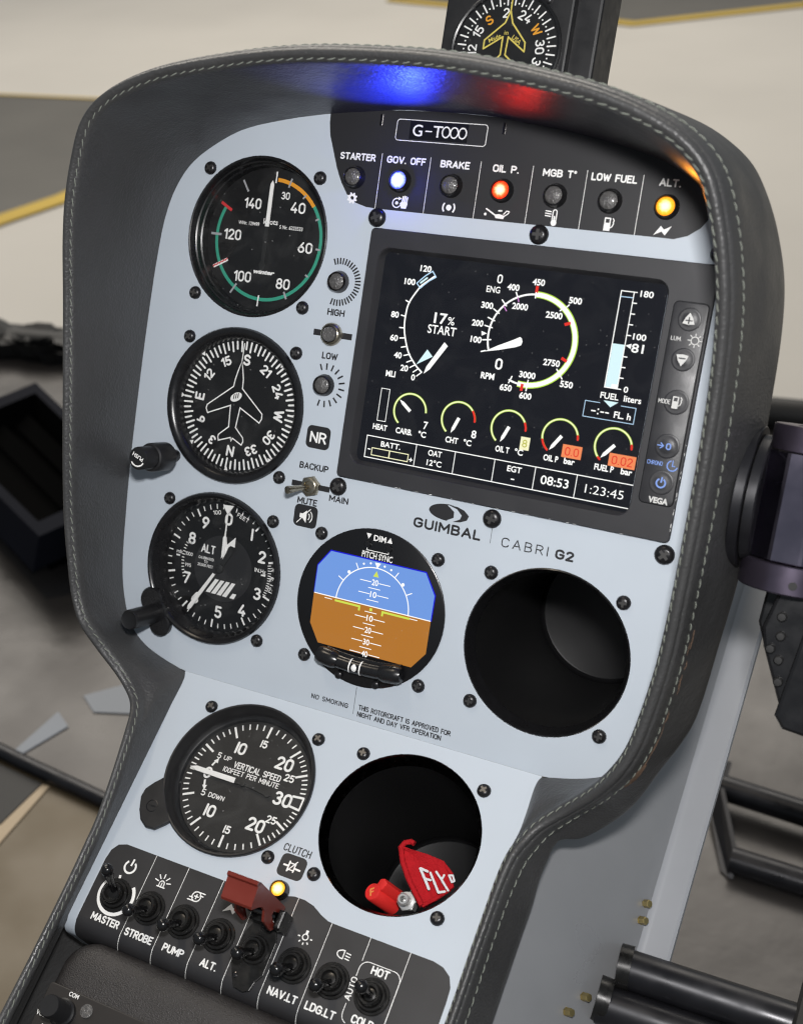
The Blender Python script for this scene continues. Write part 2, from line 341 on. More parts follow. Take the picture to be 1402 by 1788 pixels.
    def text(s, t, x, y, h, w=.15, width=None, rot=0, z=0, m=0, gap=.26, cond=1.0, align='C'):
        # stroke lettering; w is the stroke weight as a share of cap height
        adv = 0; st = []
        for ch in t:
            gw, gs = GL[ch]
            for g in gs: st.append([(adv + p[0], p[1]) for p in g])
            adv += gw + gap
        adv -= gap; k = (width - w * h) / adv / h if width else cond
        x0 = {'C': -adv / 2, 'L': 0, 'R': -adv}[align]; c, sn = cos(rad(rot)), sin(rad(rot)); hh = h * (1 - w)
        for g in st:
            P = [((x0 + p[0]) * k * h, (p[1] - .5) * hh) for p in g]
            s.stroke([(x + a * c - b * sn, y + a * sn + b * c) for a, b in P], w * h, z, m)
    def ftext(s, t, x, y, h, width=None, bold=0, shear=0, rot=0, z=0, m=0):
        vs, fs = font_tris(t, bold, shear)
        xs = [v[0] for v in vs]; mid = (min(xs) + max(xs)) / 2; k = h / CAPH; kx = width / (max(xs) - min(xs)) if width else k
        c, sn = cos(rad(rot)), sin(rad(rot))
        P = [((v[0] - mid) * kx, (v[1] - CAPH / 2) * k) for v in vs]
        s.add([(x + a * c - b * sn, y + a * sn + b * c, z) for a, b in P], fs, m)
    def tube(s, pts, r, seg=10, m=0, caps=True, sm=True, rr=None):
        pts = [Vector(p) for p in pts]; n = len(pts); vs = []; up = None
        for i, p in enumerate(pts):
            d = (pts[min(i + 1, n - 1)] - pts[max(i - 1, 0)]).normalized()
            if up is None: up = d.orthogonal().normalized()
            up = (up - d * up.dot(d)).normalized(); b = d.cross(up); q = rr[i] if rr else r
            vs += [p + (up * cos(2 * pi * j / seg) + b * sin(2 * pi * j / seg)) * q for j in range(seg)]
        fs = [(i * seg + j, i * seg + (j + 1) % seg, (i + 1) * seg + (j + 1) % seg, (i + 1) * seg + j) for i in range(n - 1) for j in range(seg)]
        s.add(vs, fs, m, sm)
        if caps:
            s.add([vs[j] for j in range(seg)], [tuple(range(seg))[::-1]], m); s.add([vs[(n - 1) * seg + j] for j in range(seg)], [tuple(range(seg))], m)
    def build(s, name, mats, parent=None, M4=None, sharp=38):
        me = bpy.data.meshes.new(name)
        me.from_pydata([(v[0] * MM, v[1] * MM, v[2] * MM) for v in s.v], [], [f[0] for f in s.f])
        if not isinstance(mats, (list, tuple)): mats = [mats]
        for q in mats: me.materials.append(q)
        for p, f in zip(me.polygons, s.f): p.material_index = f[1]; p.use_smooth = f[2]
        me.validate(); me.update()
        if sharp < 180 and any(f[2] for f in s.f): me.set_sharp_from_angle(angle=rad(sharp))
        o = bpy.data.objects.new(name, me); COL.objects.link(o)
        if parent: o.parent = parent
        if M4 is not None: o.matrix_world = M4
        return o
def tag(o, label=None, cat=None, group=None, kind=None):
    if label: o['label'] = label
    if cat: o['category'] = cat
    if group: o['group'] = group
    if kind: o['kind'] = kind
    return o
def at(F, x, y, z=0): return F @ Matrix.Translation(Vector((x, y, z)) * MM)
def thing(name, label, cat, M4, group=None):
    o = bpy.data.objects.new(name, None); COL.objects.link(o); o.empty_display_size = 0.01; o.matrix_world = M4
    return tag(o, label, cat, group)
def copy_thing(o, M4, label=None, group=None):
    def rec(src, par):
        c = src.copy(); COL.objects.link(c)
        if par is not None: c.parent = par
        for ch in kids.get(src.name, []): rec(ch, c)
        return c
    kids = {}
    for q in list(COL.objects):
        if q.parent: kids.setdefault(q.parent.name, []).append(q)
    c = rec(o, None); c.matrix_world = M4
    if label: c['label'] = label
    if group: c['group'] = group
    return c
def plate(outline, holes, z1, thick, bev=0.3):
    # flat sheet with round holes and a softened edge, as (verts, faces)
    cu = bpy.data.curves.new('p', 'CURVE'); cu.dimensions = '2D'; cu.fill_mode = 'BOTH'
    def spl(pts):
        sp = cu.splines.new('POLY'); sp.points.add(len(pts) - 1); sp.use_cyclic_u = True
        for q, p in zip(sp.points, pts): q.co = (p[0], p[1], 0, 1)
    spl(outline)
    for hl in holes: spl(hl if len(hl) > 3 else [(hl[0] + hl[2] * cos(2 * pi * i / 72), hl[1] + hl[2] * sin(2 * pi * i / 72)) for i in range(72)])
    cu.extrude = thick / 2 - bev; cu.bevel_depth = bev; cu.bevel_resolution = 1; cu.offset = -bev
    o = bpy.data.objects.new('p', cu); COL.objects.link(o)
    dg = bpy.context.evaluated_depsgraph_get(); e = o.evaluated_get(dg); me = e.to_mesh()
    vs = [(v.co.x, v.co.y, v.co.z + z1 - thick / 2) for v in me.vertices]; fs = [tuple(p.vertices) for p in me.polygons]
    e.to_mesh_clear(); bpy.data.objects.remove(o); bpy.data.curves.remove(cu)
    return vs, fs
def rrect(x0, x1, y0, y1, r, n=5):
    P = []
    for cx, cy, a in ((x1 - r, y1 - r, 0), (x0 + r, y1 - r, 90), (x0 + r, y0 + r, 180), (x1 - r, y0 + r, 270)):
        P += [(cx + r * cos(rad(a + 90 * i / n)), cy + r * sin(rad(a + 90 * i / n))) for i in range(n + 1)]
    return P
def crom(P, n, closed=False):
    # Catmull-Rom through vectors, n samples per span
    out = []; N = len(P)
    for i in range(N - (0 if closed else 1)):
        p0, p1, p2, p3 = (P[(i + k) % N] if closed else P[min(max(i + k, 0), N - 1)] for k in (-1, 0, 1, 2))
        for j in range(n):
            t = j / n
            out.append(0.5 * ((2 * p1) + (p2 - p0) * t + (2 * p0 - 5 * p1 + 4 * p2 - p3) * t * t + (3 * p1 - p0 - 3 * p2 + p3) * t ** 3))
    if not closed: out.append(P[-1])
    return out
def pol(ang, r, c=(0, 0)):           # clock angle, 0 = up, clockwise
    return (c[0] + r * sin(rad(ang)), c[1] + r * cos(rad(ang)))

# ================================================================== surroundings
def slab(name, pts, z1, thick, m, kind=None, label=None, cat=None):
    b = MB(); b.prism(pts, z1 - thick, z1)
    return tag(b.build(name, m), label, cat, None, kind)
slab('hangar_floor', [(-30000, -20000), (30000, -20000), (30000, 40000), (-30000, 40000)], 0, 40, M['hangar'], 'structure')
b = MB(); b.poly([(-9000, 4580), (-4644, 4898), (-4070, 4941), (-3085, 5015), (-3172, 3531), (-3195, 3164), (-3230, 2600), (-9000, 2600)], 5)
b.build('walkway', M['walkway'])['kind'] = 'structure'
b = MB(); b.poly([(-4600, 9000), (-3600, 7600), (-2180, 7300), (-1880, 7150), (-1080, 7790), (600, 9100), (600, 12000), (-4600, 12000)], 5)
b.build('walkway', M['walkway'])['kind'] = 'structure'
b = MB()
b.stroke([(-3262, 2400), (-3240, 3180), (-3150, 3520), (-3050, 5015)], 110, 10)
b.stroke([(-9000, 4560), (-4644, 4878), (-4070, 4921), (-3085, 5000)], 24, 10)
b.stroke([(-3600, 7600), (-2150, 7200), (-1870, 7100), (-1080, 7740), (600, 9050)], 95, 10)
b.build('floor_line', M['yline'])['kind'] = 'structure'
slab('cabin_floor', [(-1500, -900), (700, -900), (700, 1330), (48, 1236), (-1280, 1050), (-1500, 1020)], 680, 25, M['cabin'], 'structure')
# windshield sill seal along the front edge of the cabin floor
b = MB(); b.tube([(-1500, 1020, 700), (-1280, 1050, 700), (48, 1236, 700), (700, 1330, 700)], 22, 12)
tag(b.build('sill_seal', M['rubber']), 'long black rubber seal along the front edge of the cabin floor', 'seal')
b = MB(); rr = random.Random(3)
for k in range(26):
    t = k / 25; x = -1420 + 330 * t; hgt = 62 + 26 * sin(6 * t + .6) - 45 * t
    b.lathe([(0, -30), (30, -14), (40, 12), (26, hgt * .6), (9, hgt), (0, hgt + 3)], 9, (x + rr.uniform(-9, 9), 1045 + .14 * (x + 1280) + rr.uniform(-10, 10)), z=700 + rr.uniform(-8, 8))
tag(b.build('cloth_bundle', M['rubber']), 'lumpy black cloth bundle lying on the windshield sill at far left', 'cloth')
# open black box in the footwell
b = MB()
A, B, C, D = Vector((-962, 803, 780)), Vector((-640, 615, 775)), Vector((-700, 478, 770)), Vector((-1030, 648, 772))
def mix(p, q, t): return p + (q - p) * t
ctr = (A + B + C + D) / 4
inn = [mix(p, ctr, .16) for p in (A, B, C, D)]; dn = Vector((-12, -10, -48)); dn2 = Vector((-8, -6, -42))
V = [A, B, C, D] + inn + [p + dn for p in (A, B, C, D)] + [p + dn2 for p in inn]
F = [(i, (i + 1) % 4, 4 + (i + 1) % 4, 4 + i) for i in range(4)] + [(i, 8 + i, 8 + (i + 1) % 4, (i + 1) % 4) for i in range(4)]
F += [(11, 10, 9, 8)]
b.add(V, F); b.add(V, [(4 + i, 4 + (i + 1) % 4, 12 + (i + 1) % 4, 12 + i) for i in range(4)] + [(12, 13, 14, 15)], 1)
t = thing('footwell_box', 'open dark box lying in the footwell left of the panel', 'box', FW)
b.build('shell', [M['boxblue'], M['void']], t)
b = MB()
for a_, c_ in ((.14, .30), (.42, .58)): b.add([mix(mix(inn[0], inn[3], a_), mix(inn[1], inn[2], a_), u) + Vector((0, 0, -22)) for u in (.03, .97)] + [mix(mix(inn[0], inn[3], c_), mix(inn[1], inn[2], c_), u) + Vector((0, 0, -32)) for u in (.97, .03)], [(0, 1, 2, 3)])
b.build('louvre', M['void'], t)
b = MB(); b.prism([(p.x, p.y) for p in [mix(q, ctr, .3) for q in (A, B, C, D)]], 681, 728); b.build('stand', M['void'], t)
# pale blue strips: windshield reflections drawn as flat pieces on the cabin floor
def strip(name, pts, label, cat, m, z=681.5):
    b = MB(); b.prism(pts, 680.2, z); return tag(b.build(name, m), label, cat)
strip('glare_strip', [(-549, 340), (-522, 322), (-478, 338), (-470, 400), (-500, 395)], 'wide pale blue strip of painted windshield glare, the one touching the leather rim', 'glare', M['glare'])['group'] = 'painted windshield glare on the cabin floor'
strip('glare_strip', [(-562, 236), (-552, 234), (-533, 292), (-558, 307)], 'narrow tapering pale blue strip of painted windshield glare ending at the dark floor rail', 'glare', M['glare'])['group'] = 'painted windshield glare on the cabin floor'
b = MB(); b.tube([(-640, 231, 690), (-566, 224, 690), (-512, 218, 690), (-437, 211, 690), (-330, 200, 690)], 8, 10)
tag(b.build('floor_rail', M['tube']), 'dark diagonal rail across the cabin floor at lower left', 'rail')
slab('floor_panel', [(-640, -300), (-280, -300), (-300, 190), (-437, 206), (-512, 213), (-640, 226)], 684, 6, M['goldpan'], None, 'bronze coloured floor panel below the dark rail at lower left', 'floor panel')
strip('floor_mat', [(-640, 216), (-560, 212), (-500, 207), (-502, 146), (-600, 60), (-640, 30)], 'black rubber mat corner under the dark floor rail', 'mat', M['rubber'], 686)
strip('trim_strip', [(-499, 206), (-491, 207), (-486, 122), (-580, -10), (-600, 52), (-501, 145)], 'tan trim strip edging the black rubber mat', 'trim', M['tan'], 685.5)
# console (pedestal body) right of the pod: sloping side sheet with a flange
b = MB()
def con(x, s, hh): return low(x, s, hh)
rows = []
for s in range(-190, 300, 10):
    k = max(0, min(1, (-s - 28) / 30)); wob = 1.5 * sin(s * .045)
    x0 = 186 + 39 * k; hx = lambda x: -25 - (x - 192) * 55 / 46
    rows.append([con(x0, s, hx(x0) - 20), con(x0 + .3, s, hx(x0) - .5)] + [con(x0 + (238 - x0) * u, s, hx(x0 + (238 - x0) * u) + wob * u * (1 - u) * 3) for u in (.25, .5, .75, 1)] + [con(240.2, s, -83)])
n = len(rows[0]); b.add([p for r in rows for p in r], [(i * n + j, i * n + j + 1, (i + 1) * n + j + 1, (i + 1) * n + j) for i in range(len(rows) - 1) for j in range(n - 1)], 0, True)
fl = MB(); rows = [[con(240.2, s, -83), con(242, s, -84.0), con(244, s, -84.2), con(254.6, s, -82.6), con(256, s, -83.4), con(256.4, s, -86), con(240, s, -92)] for s in range(-190, 300, 10)]
n = len(rows[0]); fl.add([p for r in rows for p in r], [(i * n + j, i * n + j + 1, (i + 1) * n + j + 1, (i + 1) * n + j) for i in range(len(rows) - 1) for j in range(n - 1)], 0, True)
con_t = thing('console_side', 'bare grey blue metal side of the console under the padded panel', 'console', FU)
b.build('side_sheet', M['console'], con_t); fl.build('flange', M['flange'], con_t)
for (x, s) in ((238, 21), (238.6, 29.5)):
    b = MB(); b.lathe([(0, 3.6), (1.7, 3.6), (2.0, 3.2), (2.0, 0), (2.2, 0), (2.2, -4)], 6, sm=False); q = b.build('bolt', M['gold'], con_t)
    q.matrix_local = Matrix.Translation(low(x, s, -80) * MM) @ LM.to_3x3().to_4x4() @ Matrix.Rotation(rad(50), 4, 'Y')
for (x, s, hh) in ((226, 76, -65), (221.5, 86, -60)):
    b = MB(); b.lathe([(0, 3.6), (1.7, 3.6), (2.0, 3.2), (2.0, 0), (2.2, 0), (2.2, -4)], 6, sm=False); q = b.build('bolt', M['gold'], con_t)
    q.matrix_local = Matrix.Translation(low(x, s, hh) * MM) @ LM.to_3x3().to_4x4() @ Matrix.Rotation(rad(50), 4, 'Y')
# pedal tubes (world mm)
def wtube(name, p, q, r, label, cat, group=None):
    b = MB(); b.tube([p, q], r, 20)
    return tag(b.build(name, M['tube']), label, cat, group)
t = thing('tube_frame', 'black bracket joining two parallel worn tubes at right', 'tube frame', FW)
for p, q in (((106, 456, 700), (330, 444, 700)), ((133, 380, 690), (330, 377, 690))):
    b = MB(); b.tube([p, q], 12, 20); b.build('tube', M['tube'], t)
b = MB()
P = [(103, 478, 708), (103, 440, 690), (130, 372, 682), (138, 366, 682), (136, 384, 700), (110, 446, 708), (109, 478, 714)]
b.add([Vector(p) for p in P] + [Vector(p) + Vector((-4, 0, 0)) for p in P], [tuple(range(7)), tuple(range(13, 6, -1))] + [(i, i + 7, (i + 1) % 7 + 7, (i + 1) % 7) for i in range(7)])
b.build('bracket', M['tube'], t)
t = thing('torque_tube', 'upper thick black tube leaving the console at lower right', 'tube', FW, 'thick black tubes at lower right')
b = MB(); b.tube([(148, -67, 1052), (420, -58, 1050)], 9.8, 24); b.build('tube', M['tube'], t)
b = MB(); b.tube([(146, -66.7, 1052), (152, -66.1, 1052)], 11, 24); b.build('collar', M['nut'], t)
t = thing('torque_tube', 'lower thick black tube just beneath its twin at lower right', 'tube', FW, 'thick black tubes at lower right')
b = MB(); b.tube([(142, -83, 1042), (420, -74, 1040)], 9.6, 24); b.build('tube', M['tube'], t)
b = MB(); b.tube([(140, -81.8, 1044), (146, -81.2, 1043)], 10.8, 24); b.build('collar', M['nut'], t)
b = MB(); b.box(225, 300, -95, -30, 681, 1066, bev=6)
tag(b.build('rubber_block', M['rubber']), 'black block at the right edge standing against the thick tubes', 'block')

# ================================================================== instrument pod
CX = 90.35
pod = thing('instrument_pod', 'helicopter instrument panel in blue grey paint with stitched grey leather hood', 'instrument panel', FU)
# stations of the left half: base on the fascia, inner stitch line, outer shell
ST = [  # (B, S, O, lowness)
 ((72, 66, 0), (72, 69.6, 88), (72, 84, -12)), ((52, 64.2, 0), (48, 68, 88), (47, 83, -12)),
 ((32, 62, 0), (25, 65, 87.5), (20, 80, -12)), ((9, 58, 0), (-2, 60, 87), (-9, 75, -10)), ((-14, 52, 0), (-22, 54, 86), (-31, 68, -8)),
 ((-30, 43.5, 0), (-38, 46, 84.5), (-49, 56, -5)), ((-43, 33, 0), (-48, 36, 82), (-60, 41, 0)), ((-51, 20, 0), (-54, 21, 78), (-68, 23, 0)),
 ((-55.5, 4, 0), (-58.5, 3, 73.5), (-73.5, 4, 0)), ((-57.5, -17, 0), (-61, -16, 68.5), (-76, -18, 0)), ((-58.6, -45, 0), (-62, -43, 62.3), (-77, -47, 0)),
 ((-59.2, -80, 0), (-61.8, -79, 56.4), (-77.8, -81, 0)), ((-59.2, -120, 0), (-60.8, -119, 51), (-77.8, -119, 0)), ((-58, -157, 0), (-59.2, -151, 46.6), (-75, -152, 0)),
 ((-56, -184, 0), (-55.5, -178, 43.2), (-72, -182, 0)), ((-51.5, -202, 0), (-52.2, -193, 41.6), (-67.5, -197, 0)), ((-45.5, -213.5, 0), (-47.2, -204.6, 40), (-61, -211, 0)),
 ((-36, -221.2, 0), (-39.5, -216.1, 34.6), (-52, -231, 0)), ((-24, -225.8, 0), (-30.7, -226, 30.6), (-43, -243, 2)), ((-12, -228.8, 0), (-24.2, -232.6, 29.6), (-33, -252, 4)),
 (low(-7.4, 3), (-17.4, -239.6, 31.0), low(-25, 26, -4)), (low(-7.4, 20), (-13.3, -245.9, 35.2), low(-22, 36, -8)), (low(-7.4, 40), low(-10.3, 44.5, 18.8), low(-20.5, 48, -12)),
 (low(-7.4, 56), low(-8.9, 56, 17.6), low(-20, 58, -14)), (low(-7.4, 70), low(-8.2, 68, 15.4), low(-19.5, 70, -15)), (low(-7.4, 90), low(-7.2, 89, 11.8), low(-19.2, 90, -16)),
 (low(-7.4, 104), low(-7.1, 103, 10.8), low(-19.2, 104, -16)), (low(-7.4, 122), low(-6.9, 121, 10.2), low(-19, 122, -16)), (low(-7.4, 142), low(-6.6, 141, 10.4), low(-19, 142, -16)),
 (low(-7.4, 165), low(-6.2, 165, 11.2), low(-18.5, 165, -16)), (low(-7.4, 195), low(-6, 195, 12.5), low(-18, 195, -16)), (low(-7.4, 240), low(-6, 240, 14), low(-18, 240, -16))]
ST = [tuple(Vector(p) for p in q) for q in ST]
def mir(p): return Vector((2 * CX - p.x, p.y, p.z))
FULL = ST[::-1] + [tuple(mir(p) for p in q) for q in ST]
NS = 8
CB, CS, CO = (crom([q[k] for q in FULL], NS) for k in range(3))
LOWN = len(CS)
hood_rows = []
for i in range(LOWN):
    S, Bp, O = CS[i], CB[i], CO[i]
    T = (CS[min(i + 1, LOWN - 1)] - CS[max(i - 1, 0)]).normalized()
    sl = (FOLD - S.y) / 45; k = max(0, min(1, sl)); Nz = Vector((0, 0, 1)).lerp(NLOW, k).normalized()
    side = T.cross(Nz).normalized()
    if side.dot(S - Vector((CX, min(20, max(-340, S.y)) if abs(S.x - CX) > 80 else -120, S.z))) < 0: side = -side
    Nz = (Nz - T * Nz.dot(T)).normalized(); wgt = 1 - .22 * k
    def q(a, c): return S + side * a * wgt + Nz * c * wgt
    inw = (S - Bp); bul = side * -0.9
    hood_rows.append([Bp - Nz * 1.2, Bp + Nz * .4, Bp + inw * .2 + bul * .2, Bp + inw * .45 + bul * .4, Bp + inw * .7 + bul * .8, q(-1.3, -5.5), q(-1.2, -2.2), q(-.5, -.7), q(.25, -.35), q(.8, .7), q(1.6, 1.6),
        q(2.8, 2.0), q(3.8, 1.4), q(4.4, .6), q(4.6, -1.5), q(5.5, -.9), q(6.6, -4.0), q(7.3, -7.0), q(7.7, -9.2), q(8.2, -10.4), q(8.7, -14).lerp(O, .05), q(8.9, -14).lerp(O, .45), q(8.9, -14).lerp(O, .8), O, O - Nz * 14 - side * 2, O - Nz * 34 - side * 9])
n = len(hood_rows[0])
b = MB(); b.add([p for r in hood_rows for p in r], [(i * n + j, (i + 1) * n + j, (i + 1) * n + j + 1, i * n + j + 1) for i in range(LOWN - 1) for j in range(n - 1)], 0, True)
hood = b.build('leather_hood', M['leather'], pod, sharp=180)
md = hood.modifiers.new('s', 'SUBSURF'); md.levels = 1; md.render_levels = 1
def row_pts(j): return [r[j] for r in hood_rows]
def normals(j):
    out = []
    for i in range(LOWN):
        a = hood_rows[min(i + 1, LOWN - 1)][j] - hood_rows[max(i - 1, 0)][j]; c = hood_rows[i][j + 1] - hood_rows[i][j - 1]
        nn = a.cross(c).normalized(); out.append(nn if nn.dot(hood_rows[i][j] - (hood_rows[i][3] + hood_rows[i][23]) / 2) > 0 else -nn)
    return out
def stitch_row(j, pitch, ln, r, lift, zig=0, seed=1):
    R = random.Random(seed); P = row_pts(j); Nn = normals(j); b = MB()
    acc = [0]
    for p, c in zip(P, P[1:]): acc.append(acc[-1] + (c - p).length)
    def ev(d):
        lo, hi = 0, len(acc) - 1
        while hi - lo > 1:
            m_ = (lo + hi) // 2
            if acc[m_] <= d: lo = m_
            else: hi = m_
        t = (d - acc[lo]) / max(1e-9, acc[hi] - acc[lo])
        return P[lo].lerp(P[hi], t), Nn[lo].lerp(Nn[hi], t).normalized(), (P[hi] - P[lo]).normalized()
    d = 3
    while d < acc[-1] - pitch - 2:
        l2 = ln * R.uniform(.86, 1.12); pts = []
        for k in range(5):
            t = k / 4; p, nn, tg = ev(d + l2 * t); sd = nn.cross(tg)
            pts.append(p + nn * (lift * sin(pi * (0.08 + .84 * t)) - .10) + sd * (zig * (t - .5) + R.uniform(-.06, .06)))
        b.tube(pts, r, 6, rr=[r * .7, r, r, r, r * .7]); d += pitch
    return b.build('stitching', M['thread'], hood)
stitch_row(8, 4.8, 3.6, .28, .46, .9, 1)
stitch_row(14, 5.2, 1.1, .26, .36, .2, 2)
stitch_row(18, 4.8, 3.7, .28, .44, .7, 3)
# worn bare patch on the right outer edge
b = MB(); R = random.Random(5)
ii = [i for i in range(LOWN) if CS[i].x > 200 and -215 < CS[i].y < -125]
wp = [hood_rows[i][18].lerp(hood_rows[i][19], .6) for i in ii]; wn = normals(18)
for k in range(3, len(wp) - 2):
    a = k / len(wp)                      # 1 at the top of the scuff
    nn = wn[ii[k]]; tg = (wp[k + 1] - wp[k - 1]).normalized(); sd = nn.cross(tg); sd = -sd if sd.z > 0 else sd
    for q in range(7 if .72 < a < .93 else 2):
        if a < .72 and R.random() < .8: continue
        off = R.uniform(.8, 4.6) if a > .72 else R.uniform(1.8, 4.6); L2 = R.uniform(.8, 2.6) if a > .72 else R.uniform(1.5, 4.5)
        b.tube([wp[k] + sd * off + nn * -.2 + tg * -L2, wp[k] + sd * (off + R.uniform(-.3, .3)) + nn * .06, wp[k] + sd * (off + R.uniform(-.5, .5)) - nn * .2 + tg * L2], R.uniform(.10, .2) if a < .72 else R.uniform(.2, .5), 5)
b.build('worn_patch', M['wear'], hood)
# fascia: upper plate, lower plate with rolled lower edge
def half(sel): return [(p.x, p.y) for p in sel]
upB = [q[0] for q in ST[:20]]
cu_ = crom(upB, 5); outl = [(p.x + (p.x - CX) * .012, p.y + .8 if p.y > 0 else p.y) for p in cu_]
outl = [p for p in outl if p[1] > FOLD + .3] + [(-8, FOLD)]
outl = outl + [(2 * CX - p[0], p[1]) for p in outl[::-1]]
vs, fs = plate(outl, [(180.6, -171.6, 39.6), (0, 0, 39.3), (0, -85.4, 39.4), (0, -171.1, 39.4), rrect(69.5, 206.8, -101.5, 1.6, 5)], 0, 2.0, .15)
b = MB(); b.add(vs, fs); up_f = b.build('upper_fascia', M['paint'], pod)
vs, fs = plate([(-8.6, 0), (189.3, 0), (189.3, -134), (-8.6, -134)], [(134.5, -46.3, 39.3), (46.6, -46.1, 39.3)], 0, 2.0, .02)
b = MB(); b.add(vs, fs); bend = [(134 + 9 * sin(rad(a)), -9 + 9 * cos(rad(a))) for a in range(0, 91, 10)] + [(143.4, -26)]
b.add([(x, -s, hh) for s, hh in bend for x in (-8.6, 189.3)], [(2 * i, 2 * i + 1, 2 * i + 3, 2 * i + 2) for i in range(len(bend) - 1)], 0, True)
lo_f = b.build('lower_fascia', M['paint'], pod); lo_f.matrix_local = LM
Z1, Z2 = 0.04, 0.10
# charcoal warning legend strip at the top, with its white writing
strip_pts = [(32.2, 63.4), (32.4, 58), (33.6, 52), (36, 46), (39.6, 37), (43, 30.5), (47, 25), (52, 21.6), (58, 20.1), (64, 19.8)] + [(205, 19.8), (210.5, 21.6), (215.5, 25.4), (219.6, 31.5), (221.4, 37), (221, 41), (212, 48.6), (200, 54.5), (186, 58.2), (172, 60.8), (150, 63.4), (128, 65.2), (90, 66.4), (60, 65.4)]
b = MB(); b.poly(strip_pts, Z1); wst = b.build('warning_legend_strip', M['blackprint'], up_f)
b = MB()
LX = [50 + 24.95 * k for k in range(7)]
for t, x, wd in (('STARTER', 50, 18.9), ('GOV. OFF', 75.4, 20.0), ('BRAKE', 100.1, 14.6), ('OIL P.', 124.9, 12.6), ('MGB To', 150.2, 15.6), ('LOW FUEL', 174.9, 20.4), ('ALT.', 199.4, 9.4)):
    b.text(t, x, 43.1, 3.4, .205, wd, z=Z2)
for k in range(6): b.stroke([(62.6 + 25 * k, 45.4), (62.75 + 25.02 * k, 19.9)], .26, Z2)
b.stroke(rrect(68, 113.2, 52.2, 61.8, 1.4), .34, Z2, closed=True)
# icons
def gear(b, x, y, r, z):
    P = []
    for k in range(32):
        q = r if (k % 4) in (1, 2) else r * .74; P.append(pol(k * 11.25 + 5.6, q, (x, y)))
    for k in range(32):
        a, c = P[k], P[(k + 1) % 32]; i1, i2 = pol(k * 11.25 + 5.6, r * .33, (x, y)), pol((k + 1) * 11.25 + 5.6, r * .33, (x, y))
        b.add([(*a, z), (*c, z), (*i2, z), (*i1, z)], [(0, 1, 2, 3)])
def bolt_icon(b, x, y, k, z):
    P = [(-4, -2.4), (-1.2, 2.1), (.5, .5), (3.9, 2.4), (1.3, -2.1), (-.5, -.5)]
    b.poly([(x + p[0] * k, y + p[1] * k) for p in P], z)
def pump_icon(b, x, y, k, z):
    def t(P): return [(x + p[0] * k, y + p[1] * k) for p in P]
    b.poly(t([(-2.2, -3), (.8, -3), (.8, .6), (-2.2, .6)]), z)
    b.stroke(t([(-1.9, .5), (-1.9, 2.7), (.5, 2.7), (.5, .5)]), .6 * k, z)
    b.stroke(t([(.8, -1.6), (1.7, -1.0), (2.2, 0.4), (2.0, 1.2), (2.3, 1.8), (1.7, 2.7)]), .5 * k, z)
gear(b, 50, 23.6, 2.75, Z2)
b.ring((73.6, 23.4), 2.1, .55, 70, 340, Z2); b.disc((73.6, 23.4), .8, Z2); b.poly([(74.2, 26.4), (76.0, 25.6), (74.4, 24.6)], Z2)
b.poly([(76.2, 21.1), (78.6, 21.1), (79.2, 23.2), (79, 24.2), (75.9, 24.0), (75.2, 23.4)], Z2)
for k in range(4): b.stroke([(76.3 + .78 * k, 24), (76.5 + .78 * k, 26.2 + (.35, .6, .5, 0)[k])], .62, Z2)
b.disc((100.1, 23.6), 1.35, Z2)
for a0 in (-42, 138): b.ring((100.1, 23.6), 2.9, .75, a0, a0 + 84, Z2)
b.poly([(122.6, 22.6), (125.0, 23.0), (127.8, 22.4), (127.3, 20.9), (123.6, 21.0)], Z2); b.stroke([(123.4, 22.2), (121.2, 23.4), (118.6, 24.8)], .7, Z2)
b.stroke([(127.6, 22.2), (129.4, 23.6), (129.6, 24.5), (128.4, 24.6), (127.2, 23.0)], .5, Z2); b.stroke([(124.6, 24.4), (126, 24.5)], .7, Z2); b.disc((118.4, 22.4), .65, Z2)
b.stroke(rrect(150.1, 151.9, 21.4, 27.2, .85, 4), .5, Z2, closed=True); b.disc((151, 21.5), 1.35, Z2); b.stroke([(151, 21.5), (151, 24.2)], .8, Z2)
for k in range(3): b.stroke([(146.7, 24.4 + 1.05 * k), (149.2, 24.2 + 1.05 * k)], .5, Z2)
pump_icon(b, 175.9, 23.3, .95, Z2); bolt_icon(b, 199.7, 22.9, .92, Z2)
b.build('lettering', M['whiteprint'], wst)
b = MB(); b.poly([(74.7, 61.4), (103.9, 61.4), (104.0, 53.1), (74.9, 53.1)], Z2 + .03); regp = b.build('registration_sticker', M['sticker'], wst)
b = MB()
b.ftext('G', 78.9, 57.2, 5.1, 4.9, .006, z=Z2 + .08); b.stroke([(83, 57.1), (86, 57.1)], .55, Z2 + .08)
b.ftext('T', 89.1, 57.2, 5.1, 4.6, .006, z=Z2 + .08)
for k in range(3): b.ring((93.2 + 4.1 * k, 57.2), 1.85, .62, 0, 360, Z2 + .08, ry=2.35)
b.build('lettering', M['whiteprint'], regp)
for x in (59.8, 121.2):
    b = MB(); b.box(x - .75, x + .75, 58.2, 63.4, 0.02, .5, bev=.2); b.build('retaining_clip', M['chrome'], up_f)
